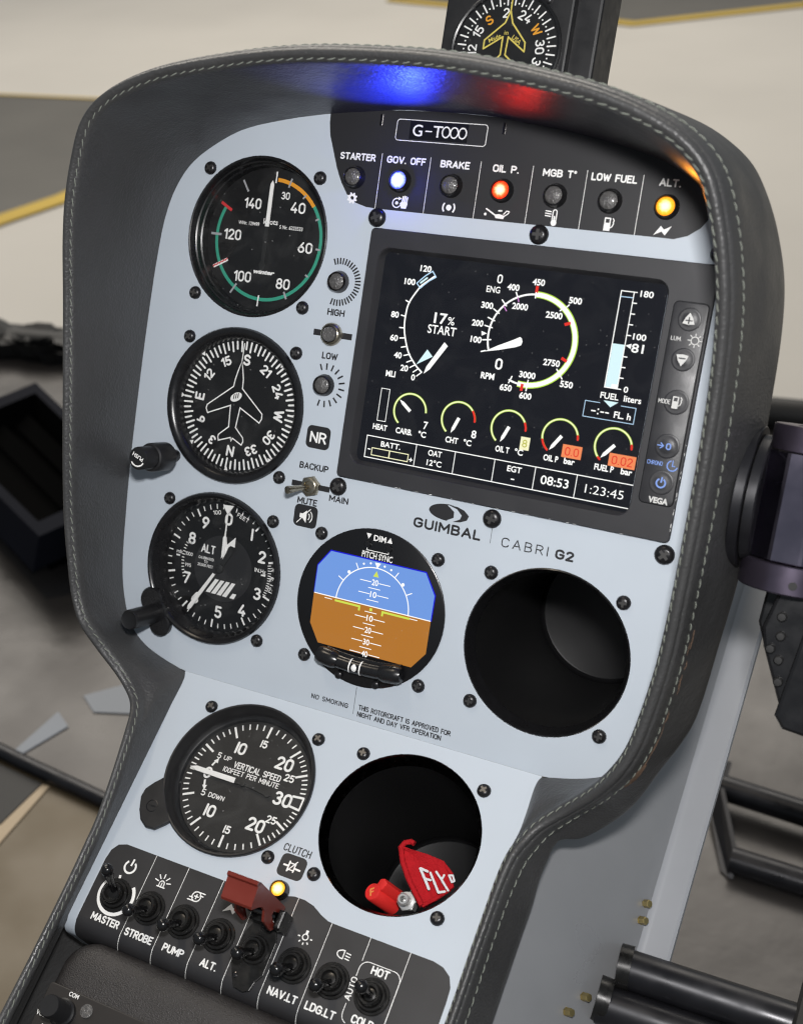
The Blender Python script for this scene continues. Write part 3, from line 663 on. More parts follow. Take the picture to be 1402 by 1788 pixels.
# black lettering on the upper fascia
b = MB()
b.text('HIGH', 50.0, -31.4, 3.4, .2, 9.4, z=Z1); b.text('LOW', 50, -52.7, 3.4, .2, 8.6, z=Z1)
b.build('warning_lettering', M['blackprint'], up_f); b = MB()
b.text('BACKUP', 49.9, -108.1, 3.4, .195, 16.2, z=Z1); b.text('MUTE', 48.9, -125.8, 3.4, .195, 11.2, z=Z1); b.text('MAIN', 65.9, -121.6, 3.3, .195, 10.6, z=Z1)
b.build('mute_lettering', M['blackprint'], up_f); b = MB()
for k in range(26): b.stroke([pol(-22 + k * 8.7, 8.5, (49.4, -16.6)), pol(-22 + k * 8.7, 11.6, (49.4, -16.6))], .8, Z1, cap=False)
b.build('tick_ring', M['blackprint'], up_f); b = MB()
for k in range(12): b.stroke([pol(-22 + k * 19.6, 7.6, (49.6, -67.2)), pol(-22 + k * 19.6, 10.8, (49.6, -67.2))], .85, Z1, cap=False)
b.build('tick_ring', M['blackprint'], up_f); b = MB()
b.poly([(39.3, -43.6), (60.4, -43.6), (60.4, -40.6), (39.3, -40.6)], Z1); b.build('bar_mark', M['blackprint'], up_f); b = MB(); b.poly([(38.8, -119.2), (60.2, -119.2), (60.2, -116.4), (38.8, -116.4)], Z1)
b.build('bar_mark', M['blackprint'], up_f)
# maker's oval emblem and name
b = MB()
E = [(123.8 + 10.2 * cos(rad(a)), -116.7 + 4.0 * sin(rad(a))) for a in range(0, 361, 6)]
b.poly([p for p in E[13:46]] + [(123.2, -120.4), (126.5, -118.6), (126.3, -115.8), (122.6, -113.2)], Z1)
b.poly([(122.9, -113.0), (127.5, -113.1), (131.2, -114.2), (133.9, -116.4), (133.2, -118.6), (130, -120.1), (126.3, -120.6), (129.7, -118.7), (130.3, -116.8), (127.6, -114.3)], Z1)
b.text('GUIMBAL', 124, -124.3, 5.0, .21, 34.4, z=Z1, gap=.3); b.text('CABRI', 162.9, -124.9, 4.6, .115, 22.6, z=Z1, gap=.42); b.text('G2', 182.0, -125.0, 4.7, .22, 8.8, z=Z1, gap=.3)
b.stroke([(146.0, -111.5), (146.2, -126.8)], .22, Z1, cap=False)
b.build('maker_name', M['blackprint'], up_f)
b = MB()
b.text('NO SMOKING', 76.9, -222.7, 2.6, .18, 20.8, z=Z1, gap=.34); b.stroke([(90.4, -212), (90.5, -226)], .22, Z1, cap=False)
b.text('THIS ROTORCRAFT IS APPROVED FOR', 117.6, -221.7, 2.7, .175, 49.4, z=Z1); b.text('NIGHT AND DAY VFR OPERATION', 115.3, -225.2, 2.7, .175, 45.2, z=Z1)
b.build('placard_lettering', M['blackprint'], up_f)
def patch(q):
    b = MB(); b.poly(q, Z1); return b.build('icon_patch', M['blackprint'], up_f)
pq = patch(rrect(43.4, 56.5, -98.9, -87.6, 2.6)); b = MB(); b.text('NR', 50, -93.3, 5.6, .17, 9.2, z=Z2); b.build('lettering', M['whiteprint'], pq)
pq = patch(rrect(42.5, 55.6, -138.9, -127.7, 2.6)); b = MB()
b.poly([(45.8, -134.4), (47.4, -134.4), (49.6, -136.6), (49.6, -130.2), (47.4, -132.2), (45.8, -132.2)], Z2); b.stroke([(44.6, -137.2), (51.4, -129.4)], .45, Z2)
for k in range(2): b.ring((49.2, -133.3), 2.1 + 1.5 * k, .5, -48, 48, Z2)
b.build('loudspeaker_icon', M['whiteprint'], pq)
# lower fascia print
def rows2(P): return [(x, -s) for x, s in P]
SP = [(-2.4, 134), (-2.4, 105), (-1.6, 100), (1, 96.4), (5.3, 94.9), (84, 94.9), (89, 94.2), (94, 91.6), (98.4, 90.4), (104, 90.3), (109, 91.4), (114, 94), (118.4, 95.6), (123, 95.8), (171, 95.8), (176, 96.8), (180, 99.6), (182, 104), (182.4, 110), (182.4, 134)]
b = MB(); b.poly(rows2(SP), Z1)
bend2 = [(134 + 9.05 * sin(rad(a)), -9 + 9.05 * cos(rad(a))) for a in range(0, 91, 10)] + [(143.45, -26)]
b.add([(x, -s, hh) for s, hh in bend2 for x in (-2.4, 182.4)], [(2 * i, 2 * i + 1, 2 * i + 3, 2 * i + 2) for i in range(len(bend2) - 1)], 0, True)
sst = b.build('switch_legend_strip', M['darkpaint'], lo_f)
b = MB()
for t, x, s, wd in (('MASTER', 12.6, 132.0, 16.2), ('STROBE', 32.6, 132.9, 15.8), ('PUMP', 52.4, 133.0, 11.6), ('ALT.', 72.0, 132.9, 8.8), ('NAV.LT', 111.2, 133.0, 15.0), ('LDG.LT', 130.4, 132.9, 15.0), ('COLD', 150.4, 130.8, 10.6), ('HOT', 150.2, 108.6, 8.6)):
    b.text(t, x, -s, 3.8, .19, wd, z=Z2)
b.text('AUTO', 140.0, -119.4, 3.0, .165, 10.4, rot=90, z=Z2)
for x, s0, s1 in ((23.3, 95, 131), (42.2, 95, 131), (61.9, 95, 131), (81.4, 95, 131), (100.8, 90.6, 131), (120.6, 95.9, 131), (140.3, 95.9, 106.4), (160.1, 95.9, 131)):
    b.stroke([(x, -s0), (x, -s1)] + ([(x, -136.5)] if s1 > 120 else []), .26, Z2)
    if s1 > 120: b.add([(x + dx, -s, hh) for s, hh in [(134 + 9.15 * sin(rad(a)), -9 + 9.15 * cos(rad(a))) for a in range(10, 81, 10)] for dx in (-.13, .13)], [(2 * i, 2 * i + 1, 2 * i + 3, 2 * i + 2) for i in range(7)])
b.stroke([(140.2, -113.4)] + arc(144.2, -110, 4, 4, 180, 90, 5) + arc(156, -110, 4, 4, 90, 0, 5) + [(160, -113), (160, -131)], .34, Z2)
b.stroke([(140.4, -126)] + arc(144.4, -130, 4, 4, 180, 250, 5), .34, Z2)
b.ring((12.1, -119.4), 9.3, 1.7, 42, -218, Z2); b.stroke([pol(-16, 8.4, (12.1, -119.4)), pol(-16, 10, (12.1, -119.4))], 1.2, Z2, cap=False)
b.ring((12.4, -104.6), 3.0, 1.0, 52, -232, Z2, cap=False); b.stroke([(12.6, -104), (12.9, -100.4)], .95, Z2, cap=False)
x, y = 32.2, -106.6
b.stroke([(x - 2.1, y - 1.6), (x + 2.1, y - 1.6)], .6, Z2); b.stroke([(x - 1.3, y - 1.5), (x - 1.3, y + .2)] + arc(x, y + .2, 1.3, 1.2, 180, 0, 6) + [(x + 1.3, y - 1.5)], .5, Z2); b.stroke([(x, y + .4), (x, y - 1.2)], .5, Z2)
for a in (-78, -40, 0, 40, 78): b.stroke([pol(a, 2.4, (x, y + .3)), pol(a, 4.4, (x, y + .3))], .55, Z2)
x, y = 52.0, -106.4
b.ring((x, y), 2.3, .55, 100, 250, Z2); b.ring((x, y), 2.3, .55, -80, 70, Z2); b.stroke([(x - .2, y + 2.3), (x + 3.9, y + 2.3)], .55, Z2); b.stroke([(x + .2, y - 2.3), (x - 3.9, y - 2.3)], .55, Z2)
b.stroke([(x + 1.6, y + .9), (x + 3.4, y + .9)], .5, Z2); b.stroke([(x - 1.6, y - .9), (x - 3.4, y - .9)], .5, Z2); b.stroke([(x - 1.0, y), (x + 1.0, y)], .6, Z2); b.stroke([(x, y - 1.0), (x, y + 1.0)], .6, Z2)
bolt_icon(b, 71.6, -105.9, 1.05, Z2)
x, y = 111.0, -105.6
b.ring((x, y - .2), 1.35, .5, 0, 360, Z2); b.poly([(x - .5, y + 1.0), (x + .5, y + 1.0), (x + .7, y + 2.9), (x - .7, y + 2.9)], Z2)
for a in (95, 140, 180, 220, 265): b.stroke([pol(a, 2.6, (x, y - .2)), pol(a, 3.7, (x, y - .2))], .6, Z2, cap=False)
x, y = 131, -107
b.stroke([(x + .2, y - 1.9), (x + .2, y + 1.9)] + arc(x + .2, y, 3.2, 1.9, 90, 270, 8), .5, Z2, closed=True)
for k in range(3): b.stroke([(x + 1.3, y + 1.2 - 1.3 * k), (x + 3.4, y + 1.0 - 1.3 * k)], .5, Z2)
b.build('lettering', M['whiteprint'], sst)
b = MB(); b.text('CLUTCH', 90.9, -69.9, 3.8, .15, 14.6, z=Z1, gap=.3); b.build('lettering', M['blackprint'], lo_f)
b = MB(); b.poly(rrect(84.6, 98.2, -83.6, -72.4, 2.8), Z1); cl = b.build('clutch_icon_patch', M['darkpaint'], lo_f)
b = MB(); x, y = 91.4, -78
b.stroke([(x - 4.6, y), (x - 1.9, y)], .9, Z2, cap=False); b.stroke([(x - 1.8, y - 2.2), (x - 1.8, y + 2.2)], .8, Z2); b.stroke([(x - 1.6, y + 1.6), (x + 1.6, y + 1.6)], .55, Z2); b.stroke([(x - 1.6, y - 1.6), (x + 1.6, y - 1.6)], .55, Z2)
b.stroke([(x - 1.8, y - 2.6), (x + 1.9, y + 3.0)], .55, Z2); b.stroke([(x + 1.4, y - 2.2), (x + 1.4, y + 1.6)], .7, Z2); b.stroke([(x + 1.6, y - .4), (x + 4.8, y - .6)], .9, Z2, cap=False)
b.build('icon_print', M['whiteprint'], cl)

# ================================================================== fasteners
def dome(r, hgt): return [(r, -.3), (r, hgt * .18), (r * .93, hgt * .5), (r * .78, hgt * .78), (r * .52, hgt * .95), (r * .34, hgt), (0, hgt)]
def make_screw(r, hgt, label, grp, M4):
    t = thing('panel_screw', label, 'screw', M4, grp)
    b = MB(); b.lathe(dome(r, hgt), 28); b.build('head', M['screw'], t)
    b = MB(); P = []
    for k in range(4):
        a = 90 * k
        P += [pol(a - 16, r * .56), pol(a + 16, r * .56), pol(a + 45, r * .22)]
    b.prism(P, hgt * .7, hgt + .06); b.build('cross_recess', M['recess'], t)
    return t
G1, G2 = 'small black screws round the instruments', 'large black screws round the display'
s_small = s_big = None
def screw(F, x, y, label, big=False, rot=0):
    global s_small, s_big
    M4 = at(F, x, y, 0) @ Matrix.Rotation(rad(rot), 4, 'Z')
    if big:
        if s_big is None: s_big = make_screw(4.5, 2.6, label, G2, M4); return s_big
        return copy_thing(s_big, M4, label)
    if s_small is None: s_small = make_screw(3.35, 2.3, label, G1, M4); return s_small
    return copy_thing(s_small, M4, label)
hp = 31.45; R = random.Random(11)
for F, cx, cy, nm, skip in ((FU, 0, 0, 'the airspeed dial', ()), (FU, 0, -85.4, 'the heading dial', ('lower left',)), (FU, 0, -171.1, 'the altimeter', ('lower left',)),
                            (FU, 90.8, -171.4, 'the blue and brown horizon dial', ()), (FU, 180.6, -171.7, 'the upper empty instrument hole', ()),
                            (FL, 46.6, -46.1, 'the vertical speed dial', ('lower left',)), (FL, 134.5, -46.3, 'the lower empty hole holding the red tag', ())):
    for sx, sy, ps in ((-1, 1, 'upper left'), (1, 1, 'upper right'), (-1, -1, 'lower left'), (1, -1, 'lower right')):
        if ps not in skip: screw(F, cx + sx * hp, cy + sy * hp, 'small black screw at the %s of %s' % (ps, nm), rot=R.uniform(0, 90))
for x, y, ps in ((64.7, 15.7, 'large black screw above the display\'s top left corner'), (145.3, 15.7, 'large black screw above the middle of the display'), (225.8, 15.7, 'large black screw at the display\'s top right, half behind the hood'),
                 (64.7, -115.2, 'large black screw beside the word MAIN'), (145.3, -115.2, 'large black screw below the display beside the maker\'s name'), (225.8, -115.2, 'large black screw below the display\'s bottom right corner')):
    screw(FU, x, y, ps, True, R.uniform(0, 90))

# ================================================================== round instruments
def bezel_ring(t, m, prof, seg=72):
    b = MB(); b.lathe(prof, seg); return b.build('bezel', m, t)
def glass(t, r, z):
    b = MB(); b.disc((0, 0), r, z, seg=48); return b.build('glass', M['glass'], t)
# --- airspeed
t = thing('airspeed_indicator', 'round airspeed dial with green and orange arcs, top left of the panel', 'gauge', at(FU, 0, 0))
bezel_ring(t, M['blackgloss'], [(39.9, -1), (39.8, .5), (39.2, .9), (38.6, .6), (38.2, -.6), (37.9, -3.2), (37.2, -3.6), (36.9, -6.8), (36.2, -7.2), (35.8, -12.2)])
b = MB(); b.disc((0, 0), 36.4, -12, seg=64); dl = b.build('dial_face', M['dial'], t)
zd = -11.95
b = MB()
for a, r0, r1, wd in ((17, 27.9, 32.6, .9), (38, 27.8, 30.2, .9), (65, 28.4, 30.4, .9), (94, 28.1, 30.6, .9), (122, 28.5, 30.4, .9), (152, 28.2, 32.2, 1.0), (212, 28.2, 34.2, 1.0), (270, 27.6, 33.8, 1.2), (327, 27.2, 33.8, 1.0)):
    b.stroke([pol(a, r0), pol(a, r1)], wd, zd + .12, 0, False)
for a in (1, 182): b.stroke([pol(a, 28.3), pol(a, 34)], .75, zd + .12, 1, False)
b.build('scale_marks', [M['grey'], M['white']], dl)
b = MB(); b.ring((0, 0), 30.3, 1.7, 38, -207, zd, 0); b.build('green_arc', M['green'], dl)
b = MB(); b.ring((0, 0), 30.1, 1.9, 90 - 3, 90 - 52, zd + .04, 0); b.build('orange_arc', M['orange'], dl)
b = MB(); b.stroke([pol(298.5, 26.4), pol(298.5, 34)], 1.5, zd + .1, 0, False); b.build('red_mark', M['red'], dl)
b = MB(); b.stroke([pol(241, 25.2), pol(241, 34.4)], 1.7, zd + .1, 0, False)
for k in range(5): p = pol(241, 26 + 1.9 * k); b.stroke([(p[0] - .9, p[1] - .55), (p[0] + .55, p[1] + .9)], .7, zd + .16, 1, False)
b.build('striped_mark', [M['white'], M['red']], dl)
b = MB()
for tx, x, y, h, wd in (('140', -11.3, 17.2, 5.4, 10.0), ('30', 7, 22.5, 3.7, 5.0), ('40', 15, 17.2, 5.5, 8.4), ('60', 22, -1.9, 5.5, 8.2), ('80', 12.1, -21.1, 5.5, 8.0), ('100', -12, -19.9, 5.5, 10.4), ('120', -21, .6, 5.5, 10.4)):
    b.text(tx, x, y, h, .165, wd, z=zd + .06)
b.ftext('knots', .4, 9.0, 2.7, 8.4, .012, z=zd + .06); b.ftext('WNr. 129499', -12.2, 7.1, 1.75, 12.4, .016, z=zd + .06); b.ftext('S Nr. 6223533', 12.5, 7.0, 1.75, 13.4, .016, z=zd + .06)
b.ftext('winter', .3, -16.4, 2.0, 12.6, .05, .25, z=zd + .06)
b.build('numerals', M['white'], dl)
b = MB(); b.prism([(-1.1, 6.3), (1.1, 6.3), (1.0, 27.4), (0, 29.2), (-1.0, 27.4)], -9.6, -9.2, 0)
b.prism([(-.9, 6.2), (.9, 6.2), (1.3, 1), (1.0, -11), (2.0, -13), (1, -15.6), (-1, -15.6), (-2.0, -13), (-1.0, -11), (-1.3, 1)], -9.7, -9.3, 1); b.lathe([(1.2, -9.3), (1.1, -8.8), (0, -8.7)], 16, m=1)
b.build('needle', [M['white'], M['needleblack']], t)
glass(t, 37.6, -4.2)
# --- heading
t = thing('heading_indicator', 'round heading dial with white aircraft outline and push knob', 'gauge', at(FU, 0, -85.4))
bezel_ring(t, M['blackgloss'], [(40.1, -1), (40.0, 1.2), (39.4, 2.2), (38.2, 2.5), (36.6, 2.0), (35.2, .8), (34.4, -.6), (34.0, -3), (33.6, -5)])
b = MB(); b.disc((0, 0), 34.4, -4.5, seg=64); dl = b.build('compass_card', M['dial'], t)
zd = -4.45; b = MB(); hd = -4.5
for k in range(72): b.stroke([pol(hd + 5 * k + 7.5 - 2.5, 32.8), pol(hd + 5 * k + 7.5 - 2.5, 28.0 if k % 2 else 29.2)], 1.0, zd, 0)
b.build('scale_marks', M['white'], dl)
b = MB()
for k, tx in enumerate(('N', '3', '6', 'E', '12', '15', 'S', '21', '24', 'W', '30', '33')):
    a = 183.6 + 30 * k + 4 * sin(rad(30 * k)) * 0; x, y = pol(a + (0 if k else 0), 23.9); big = tx in 'NESW'
    b.text(tx, x, y, 5.8 if big else 5.0, .2, None, -a, zd, cond=.95)
b.build('numerals', M['white'], dl)
b = MB(); z3 = -2.9
b.stroke([(-.2, 32), (-.5, 23)], .55, z3); 
pl = [(-.5, 23), (-1.8, 18.5), (-3.0, 13.4), (-3.5, 9.6), (-17.8, -2), (-18.2, -4), (-17.0, -6.2), (-3.9, -.3), (-3.4, -11.4), (-8.8, -16.2), (-9, -17.6), (-8.5, -19.3), (-1.6, -16.7), (-.9, -18.6), (-.3, -16.9), (5.4, -19.5), (6.1, -17.6), (5.7, -15.7), (.7, -11.2), (1.9, -.7), (14.1, -6.6), (15.2, -4.4), (15.1, -1.9), (1.9, 9.1), (1.7, 14), (.6, 19)]
b.stroke(pl, .62, z3, closed=True)
for a in (315, 271, 227, 44, 90, 137, 183): b.poly([pol(a - 2.6, 34.6), pol(a + 2.6, 34.6), pol(a, 31.9)], z3 + .02)
b.build('aircraft_outline', M['white'], t)
b = MB(); b.poly([(-1.2 + 3.6 * cos(a * pi / 15) * cos(.55) - 2.1 * sin(a * pi / 15) * sin(.55), 4.4 + 3.6 * cos(a * pi / 15) * sin(.55) + 2.1 * sin(a * pi / 15) * cos(.55)) for a in range(30)], z3 + .05)
for k in range(3): b.stroke([(-2.4 + 1.2 * k, 5.6 + .4 * k), (-2.6 + 1.2 * k, 3.4 + .4 * k)], .55, z3 + .09, 1)
b.build('emblem', [M['white'], M['dial']], t)
kb = MB(); kb.lathe([(3.2, 0), (3.2, 9), (7.0, 9.4), (7.5, 10.4), (7.5, 22.5), (7.0, 23.6), (6.0, 24.0), (5.9, 33.4), (5.2, 34.4), (0, 34.5)], 36, (-31.45, -31.45)); k_ = kb.build('push_knob', M['knob'], t)
b = MB(); b.ftext('PUSH', -31.45, -30.6, 1.9, 6.8, .02, rot=158, z=34.6); b.ring((-31.45, -31.2), 4.2, .7, 215, 330, 34.6); b.build('lettering', M['white'], k_)
glass(t, 34.6, -1.6)
# --- altimeter
t = thing('altimeter', 'round altimeter with three white hands and hatched flag', 'gauge', at(FU, 0, -171.1))
bezel_ring(t, M['blackgloss'], [(40.1, -1), (40.0, 1.4), (39.4, 2.4), (38.4, 2.6), (37.4, 2.0), (36.6, .4), (36.1, -2.5), (35.0, -4), (34.2, -8.4)])
b = MB(); b.disc((0, 0), 34.6, -8, seg=64); dl = b.build('dial_face', M['dial'], t)
b = MB(); b.disc((1.3, -.9), 17.6, -7.96, seg=48); b.build('centre_disc', M['disc'], dl)
zd = -7.9; b = MB()
for k in range(50):
    big = k % 5 == 0
    b.stroke([pol(2 + 7.2 * k, 33.2), pol(2 + 7.2 * k, 28.9 if big else 30.6)], 1.0 if big else .55, zd, 0, False)
b.build('scale_marks', M['white'], dl)
b = MB()
for k in range(12): b.stroke([pol(291 - 4.1 * k, 24.6), pol(291 - 4.1 * k, 23.0)], .5, zd, 0, False)
b.build('pressure_scale', M['white'], dl)
b = MB()
for k in range(13): b.stroke([pol(77 + 2.6 * k, 28.4), pol(77 + 2.6 * k, 30.2)], .45, zd, 0, False)
b.build('pressure_scale', M['white'], dl)
b = MB()
for k, (tx, x, y) in enumerate((('0', 1.1, 25.8), ('|', 16.1, 20.6), ('2', 23.6, 10.2), ('3', 23.6, -9.4), ('4', 16, -20.1), ('5', 1.9, -24.4), ('6', -13.3, -19.8), ('7', -20.0, -10.3), ('8', -19.6, 11.4), ('9', -12.6, 21.2))):
    b.text(tx, x, y, 6.6, .185, None, 0, zd, cond=.92)
b.text('100', -6.5, 28.0, 2.2, .15, 4.8, rot=13, z=zd); b.text('FEET', 9.4, 28.2, 2.2, .15, 7.4, rot=-19, z=zd)
b.text('ALT', -8.9, 7.7, 4.6, .16, 8.6, z=zd); b.text('CALIBRATED', -9.5, 2.5, 1.5, .15, 9.4, z=zd); b.text('TO', -9.5, .6, 1.4, .15, 2.2, z=zd); b.text('20,000 FEET', -9.5, -1.4, 1.5, .15, 9.6, z=zd)
b.ftext('mb', -26.4, 2.9, 2.0, 3.6, .01, z=zd); b.ftext('IN.Hg', 23.6, 2.9, 2.0, 6.6, .01, z=zd)
b.stroke([(-28.2, .7), (-25.8, .7)], .9, zd, 0, False); b.stroke([(24.4, .9), (27, .9)], .9, zd, 0, False)
b.text('1000', -20.4, 2.7, 1.9, .15, 4.6, z=zd); b.text('995', -20.2, -3.4, 1.9, .15, 3.8, z=zd)
for k, tx in enumerate(('29.4', '29.5', '29.6')): b.text(tx, 31.9 - .4 * k * k / 2, 5.0 - 5.1 * k, 1.9, .15, 4.0, z=zd)
b.build('numerals', M['white'], dl)
b = MB()
for k in range(6):
    f = k / 5; x0, x1 = -9.6 + 3.4 * k, -4.4 + 3.4 * k
    top, bot = (-7.2, -15.0 - .1 * k) if k < 5 else (-12.6, -15.4)
    x0s = x0 + (0 if k < 5 else 1.2)
    if k == 0: continue
    b.poly([(x0s - 2.6 + 1.5, bot), (x0s + .1 + 1.5, bot), (x1 + .9 + (0 if k < 5 else -2), top), (x1 - 1.4 + (0 if k < 5 else -2), top)], -7.86)
b.build('hatched_flag', M['white'], dl)
b = MB(); p = pol
b.prism([p(205, 4.6), p(222, 5.4), p(213.6, 29.4), p(211.5, 31.6), p(209.0, 29.6)], -6.9, -6.5, 0); b.prism([(-.2, 0), (1.8, -1.4), p(206, 5), p(221, 5.4)], -6.9, -6.5, 1)
b.build('hundreds_hand', [M['white'], M['needleblack']], t)
b = MB(); b.prism([(1.4, 4.6), (3.0, 8.2), (4.0, 11.4), (5.2, 12.6), (7.8, 12.2), (7.6, 17.4), (3.0, 12.6), (2.2, 16.6)], -6.3, -5.9, 0); b.prism([(-.8, -.8), (1.6, -1), (7.4, 9.6), (7.0, 11.6), (4.8, 11.2), (3.2, 8)], -6.2, -5.85, 1)
b.build('thousands_hand', [M['white'], M['needleblack']], t)
b = MB(); b.prism([(.9, 5.0), (2.5, 8.2), (2.5, 16.4), (1.95, 17.2), (1.7, 29), (4.6, 33.8), (-1.9, 33.2), (1.2, 28.8), (1.15, 17.2), (.5, 16.2)], -5.7, -5.3, 0); b.lathe([(2.4, -5.6), (2.3, -4.6), (1.2, -4.3), (0, -4.3)], 20, (.6, -.4), 1)
b.build('ten_thousands_hand', [M['white'], M['needleblack']], t)
b = MB()
for dx, dy, rr_ in ((-33.8, -24.4, 7.0), (-27, -36.4, 6.6), (-31, -31, 8)): b.lathe([(rr_, -.5), (rr_, 2.2), (rr_ - .8, 3.2), (0, 3.3)], 28, (dx, dy))
hs = b.build('knob_housing', M['blackgloss'], t)
b = MB(); pr = [(5.0, 3), (5.2, 5), (5.2, 8)] + [(5.2 + (.12 if k % 2 else -.05), 8.4 + .55 * k) for k in range(28)] + [(5.2, 24.4), (4.7, 25.3), (4.0, 25.0), (0, 24.6)]
b.lathe(pr, 40, (-31.45, -31.45)); b.build('setting_knob', M['knob'], t)
glass(t, 35.4, -3.2)
# --- attitude
t = thing('attitude_indicator', 'round horizon display with blue sky, brown earth and slip ball', 'gauge', at(FU, 90.8, -171.4))
b = MB(); b.lathe([(39.8, -1), (39.7, .7), (39.1, 1.0), (0, 1.0)], 72); b.build('bezel', M['sticker'], t)
b = MB(); z0 = 1.04
SCR = [(-24.5, 24.2), (26.8, 24.2), (33, 14.2), (33, -14.8), (26.6, -23.2), (-24.6, -23.2), (-30.4, -14), (-30.6, 15.6)]
b.poly([(-30.9, 15.8), (-24.7, 24.6), (27, 24.6), (33.4, 14.3), (33.3, 1.4), (-30.8, 1.8)], z0, 0)
b.poly([(-30.5, 15.4), (-24.4, 24.0), (26.7, 24.0), (32.8, 14.0), (32.8, 1.5), (-30.5, 1.5)], z0 + .03, 1); b.poly([(-30.6, 1.5), (32.9, 1.5), (33, -14.8), (26.6, -23.2), (-24.6, -23.2), (-30.4, -14)], z0 + .03, 2)
scn = b.build('horizon_screen', [M['e_edge'], M['e_sky'], M['e_earth']], t)
b = MB(); z1 = z0 + .07; ox = 1.4
b.stroke([(-30.4, 1.5), (32.8, 1.5)], .45, z1, 0, False)
b.ring((ox, 1.2), 19.6, .5, 0, 180, z1)
for a, l in ((-60, 2.8), (-30, 2.8), (30, 2.8), (60, 2.8)): b.stroke([pol(a, 20, (ox, 1.2)), pol(a, 20 + l, (ox, 1.2))], .45, z1)
for a in (-20, -10, 10, 20): b.disc(pol(a, 21.6, (ox, 1.2)), .55, z1, 0, 12)
for a in (-45, 45): b.disc(pol(a, 20.6, (ox, 1.2)), .85, z1, 0, 14)
b.poly([(ox - 1.6, 23.4), (ox + 1.6, 23.4), (ox, 20.6)], z1 + .02)
for k, tx in ((2, '20'), (1, '10'), (-1, '10'), (-2, '20'), (-3, '30'), (-4, '40')):
    y = 1.45 + 6.03 * k; 
    b.stroke([(ox - 8.0, y), (ox - 2.2, y)], .38, z1); b.stroke([(ox + 2.2, y), (ox + 8.0, y)], .38, z1); b.ftext(tx, ox, y, 2.8, 3.4, .015, z=z1 + .03)
for k in (1.5, .5, -.5, -1.5, -2.5, -3.5): y = 1.45 + 6.03 * k; b.stroke([(ox - 3.1, y), (ox + 3.1, y)], .36, z1)
for x0, x1 in ((-24.2, -20.4), (22, 26)): b.stroke([(x0, .2), (x1, .2)], .35, z1)
b.build('pitch_ladder', M['e_white'], scn)
b = MB(); z2 = z1 + .06
b.stroke([(-18.6, .1), (-5.0, .1), (-5.0, -2.0)], 1.0, z2, 0, False); b.stroke([(22, .1), (7.6, .1), (7.6, -2.0)], 1.0, z2, 0, False); b.poly([(.6, -.9), (2.0, -.9), (2.0, .6), (.6, .6)], z2)
b.poly([(ox - 1.5, 16.4), (ox + 1.5, 16.4), (ox, 19.4)], z2); b.build('aircraft_symbol', M['e_yel'], scn)
b = MB(); z1 = 1.05
b.ftext('DIM', .5, 35.3, 2.7, 6.6, .03, z=z1); b.ftext('PITCH SYNC', .4, 26.4, 2.9, 16.4, .02, z=z1)
b.poly([(-6.9, 36.9), (-4.1, 36.9), (-5.5, 34.2)], z1); b.poly([(4.4, 34.2), (7.3, 34.2), (5.9, 36.9)], z1); b.stroke([(-5.6, 30.0), (-5.6, 28.7), (6, 28.7), (6, 30.0)], .4, z1, 0, False)
b.build('lettering', M['whiteprint'], t)
for x in (-5.4, 6.1):
    b = MB(); b.lathe([(1.7, 1), (1.6, 2.1), (1.2, 2.5), (0, 2.5)], 20, (x, 31.6)); b.build('button', M['blackgloss'], t)
sl = []
def slp(a, r): return pol(180 + (a - 180) * .42, r + 76.4, (.9, 101.2))
b = MB()
path = [slp(a, 54.2) for a in range(158, 204, 4)]
b.tube([(p[0], p[1], 4.2) for p in path], 3.5, 14, 0)
for a0, a1 in ((156, 168), (192, 204)):
    pp = [slp(a, 54.2) for a in [a0 + (a1 - a0) * k / 6 for k in range(7)]]
    b.tube([(q[0], q[1], 4.4) for q in pp], 4.5, 14, 0, rr=[3.6, 4.4, 4.6, 4.6, 4.6, 4.4, 3.6])
b.prism([slp(a, 49.5) for a in range(157, 204, 4)] + [slp(a, 58.3) for a in range(203, 156, -4)], 1.0, 3.0, 0, .4)
ic = b.build('slip_tube', M['blackgloss'], t)
b = MB()
for a in (178.2, 184.2):
    pp = [slp(a + d, 54.2) for d in (-.35, .35)]; b.tube([(q[0], q[1], 4.2) for q in pp], 3.65, 18, 0, caps=False)
c_ = slp(181.4, 54.2); b.lathe([(0, 2.7), (1.4, 2.3), (2.3, 1.2), (2.6, 0), (2.3, -1.2), (0, -2.6)], 18, c_, 0, z=5.4)
b.build('slip_ball', M['white'], ic)
for x in (-10.6, 9.7):
    b = MB(); b.lathe([(1.9, 1), (1.9, 1.9), (1.3, 2.4), (0, 2.5)], 18, (x, -36.5)); b.build('screw', M['screw'], t)
b = MB(); b.poly([(p[0], p[1]) for p in SCR], 1.3); b.build('screen_glass', M['screenglass'], t)
# --- vertical speed
t = thing('vertical_speed_indicator', 'round vertical speed dial on the lower plate with needle at zero', 'gauge', at(FL, 46.6, -46.1))
bezel_ring(t, M['blacksatin'], [(40.0, -.5), (40, 1.6), (39.5, 2.2), (38.8, 2.1), (38.2, 1.0), (37.6, -3.5), (36.6, -6), (35.2, -7), (34.6, -9.2)])
b = MB(); b.disc((0, 0), 35, -9, seg=64); dl = b.build('dial_face', M['dialbrown'], t)
zd = -8.95; b = MB()
def vsa(v): return 270 + sum((min(max(v - a, 0), c - a)) * k for a, c, k in ((0, 5, 5.1), (5, 10, 6.1), (10, 15, 7.1), (15, 20, 7.6), (20, 25, 4.8), (25, 30, 4.2)))
for sg in (1, -1):
    for v in range(1, 31):
        a = vsa(v); a = a if sg > 0 else 540 - a
        big = v % 5 == 0
        b.stroke([pol(a, 33.2), pol(a, 26.8 if big else 30.2)], 1.15 if big else .7, zd, 0, False)
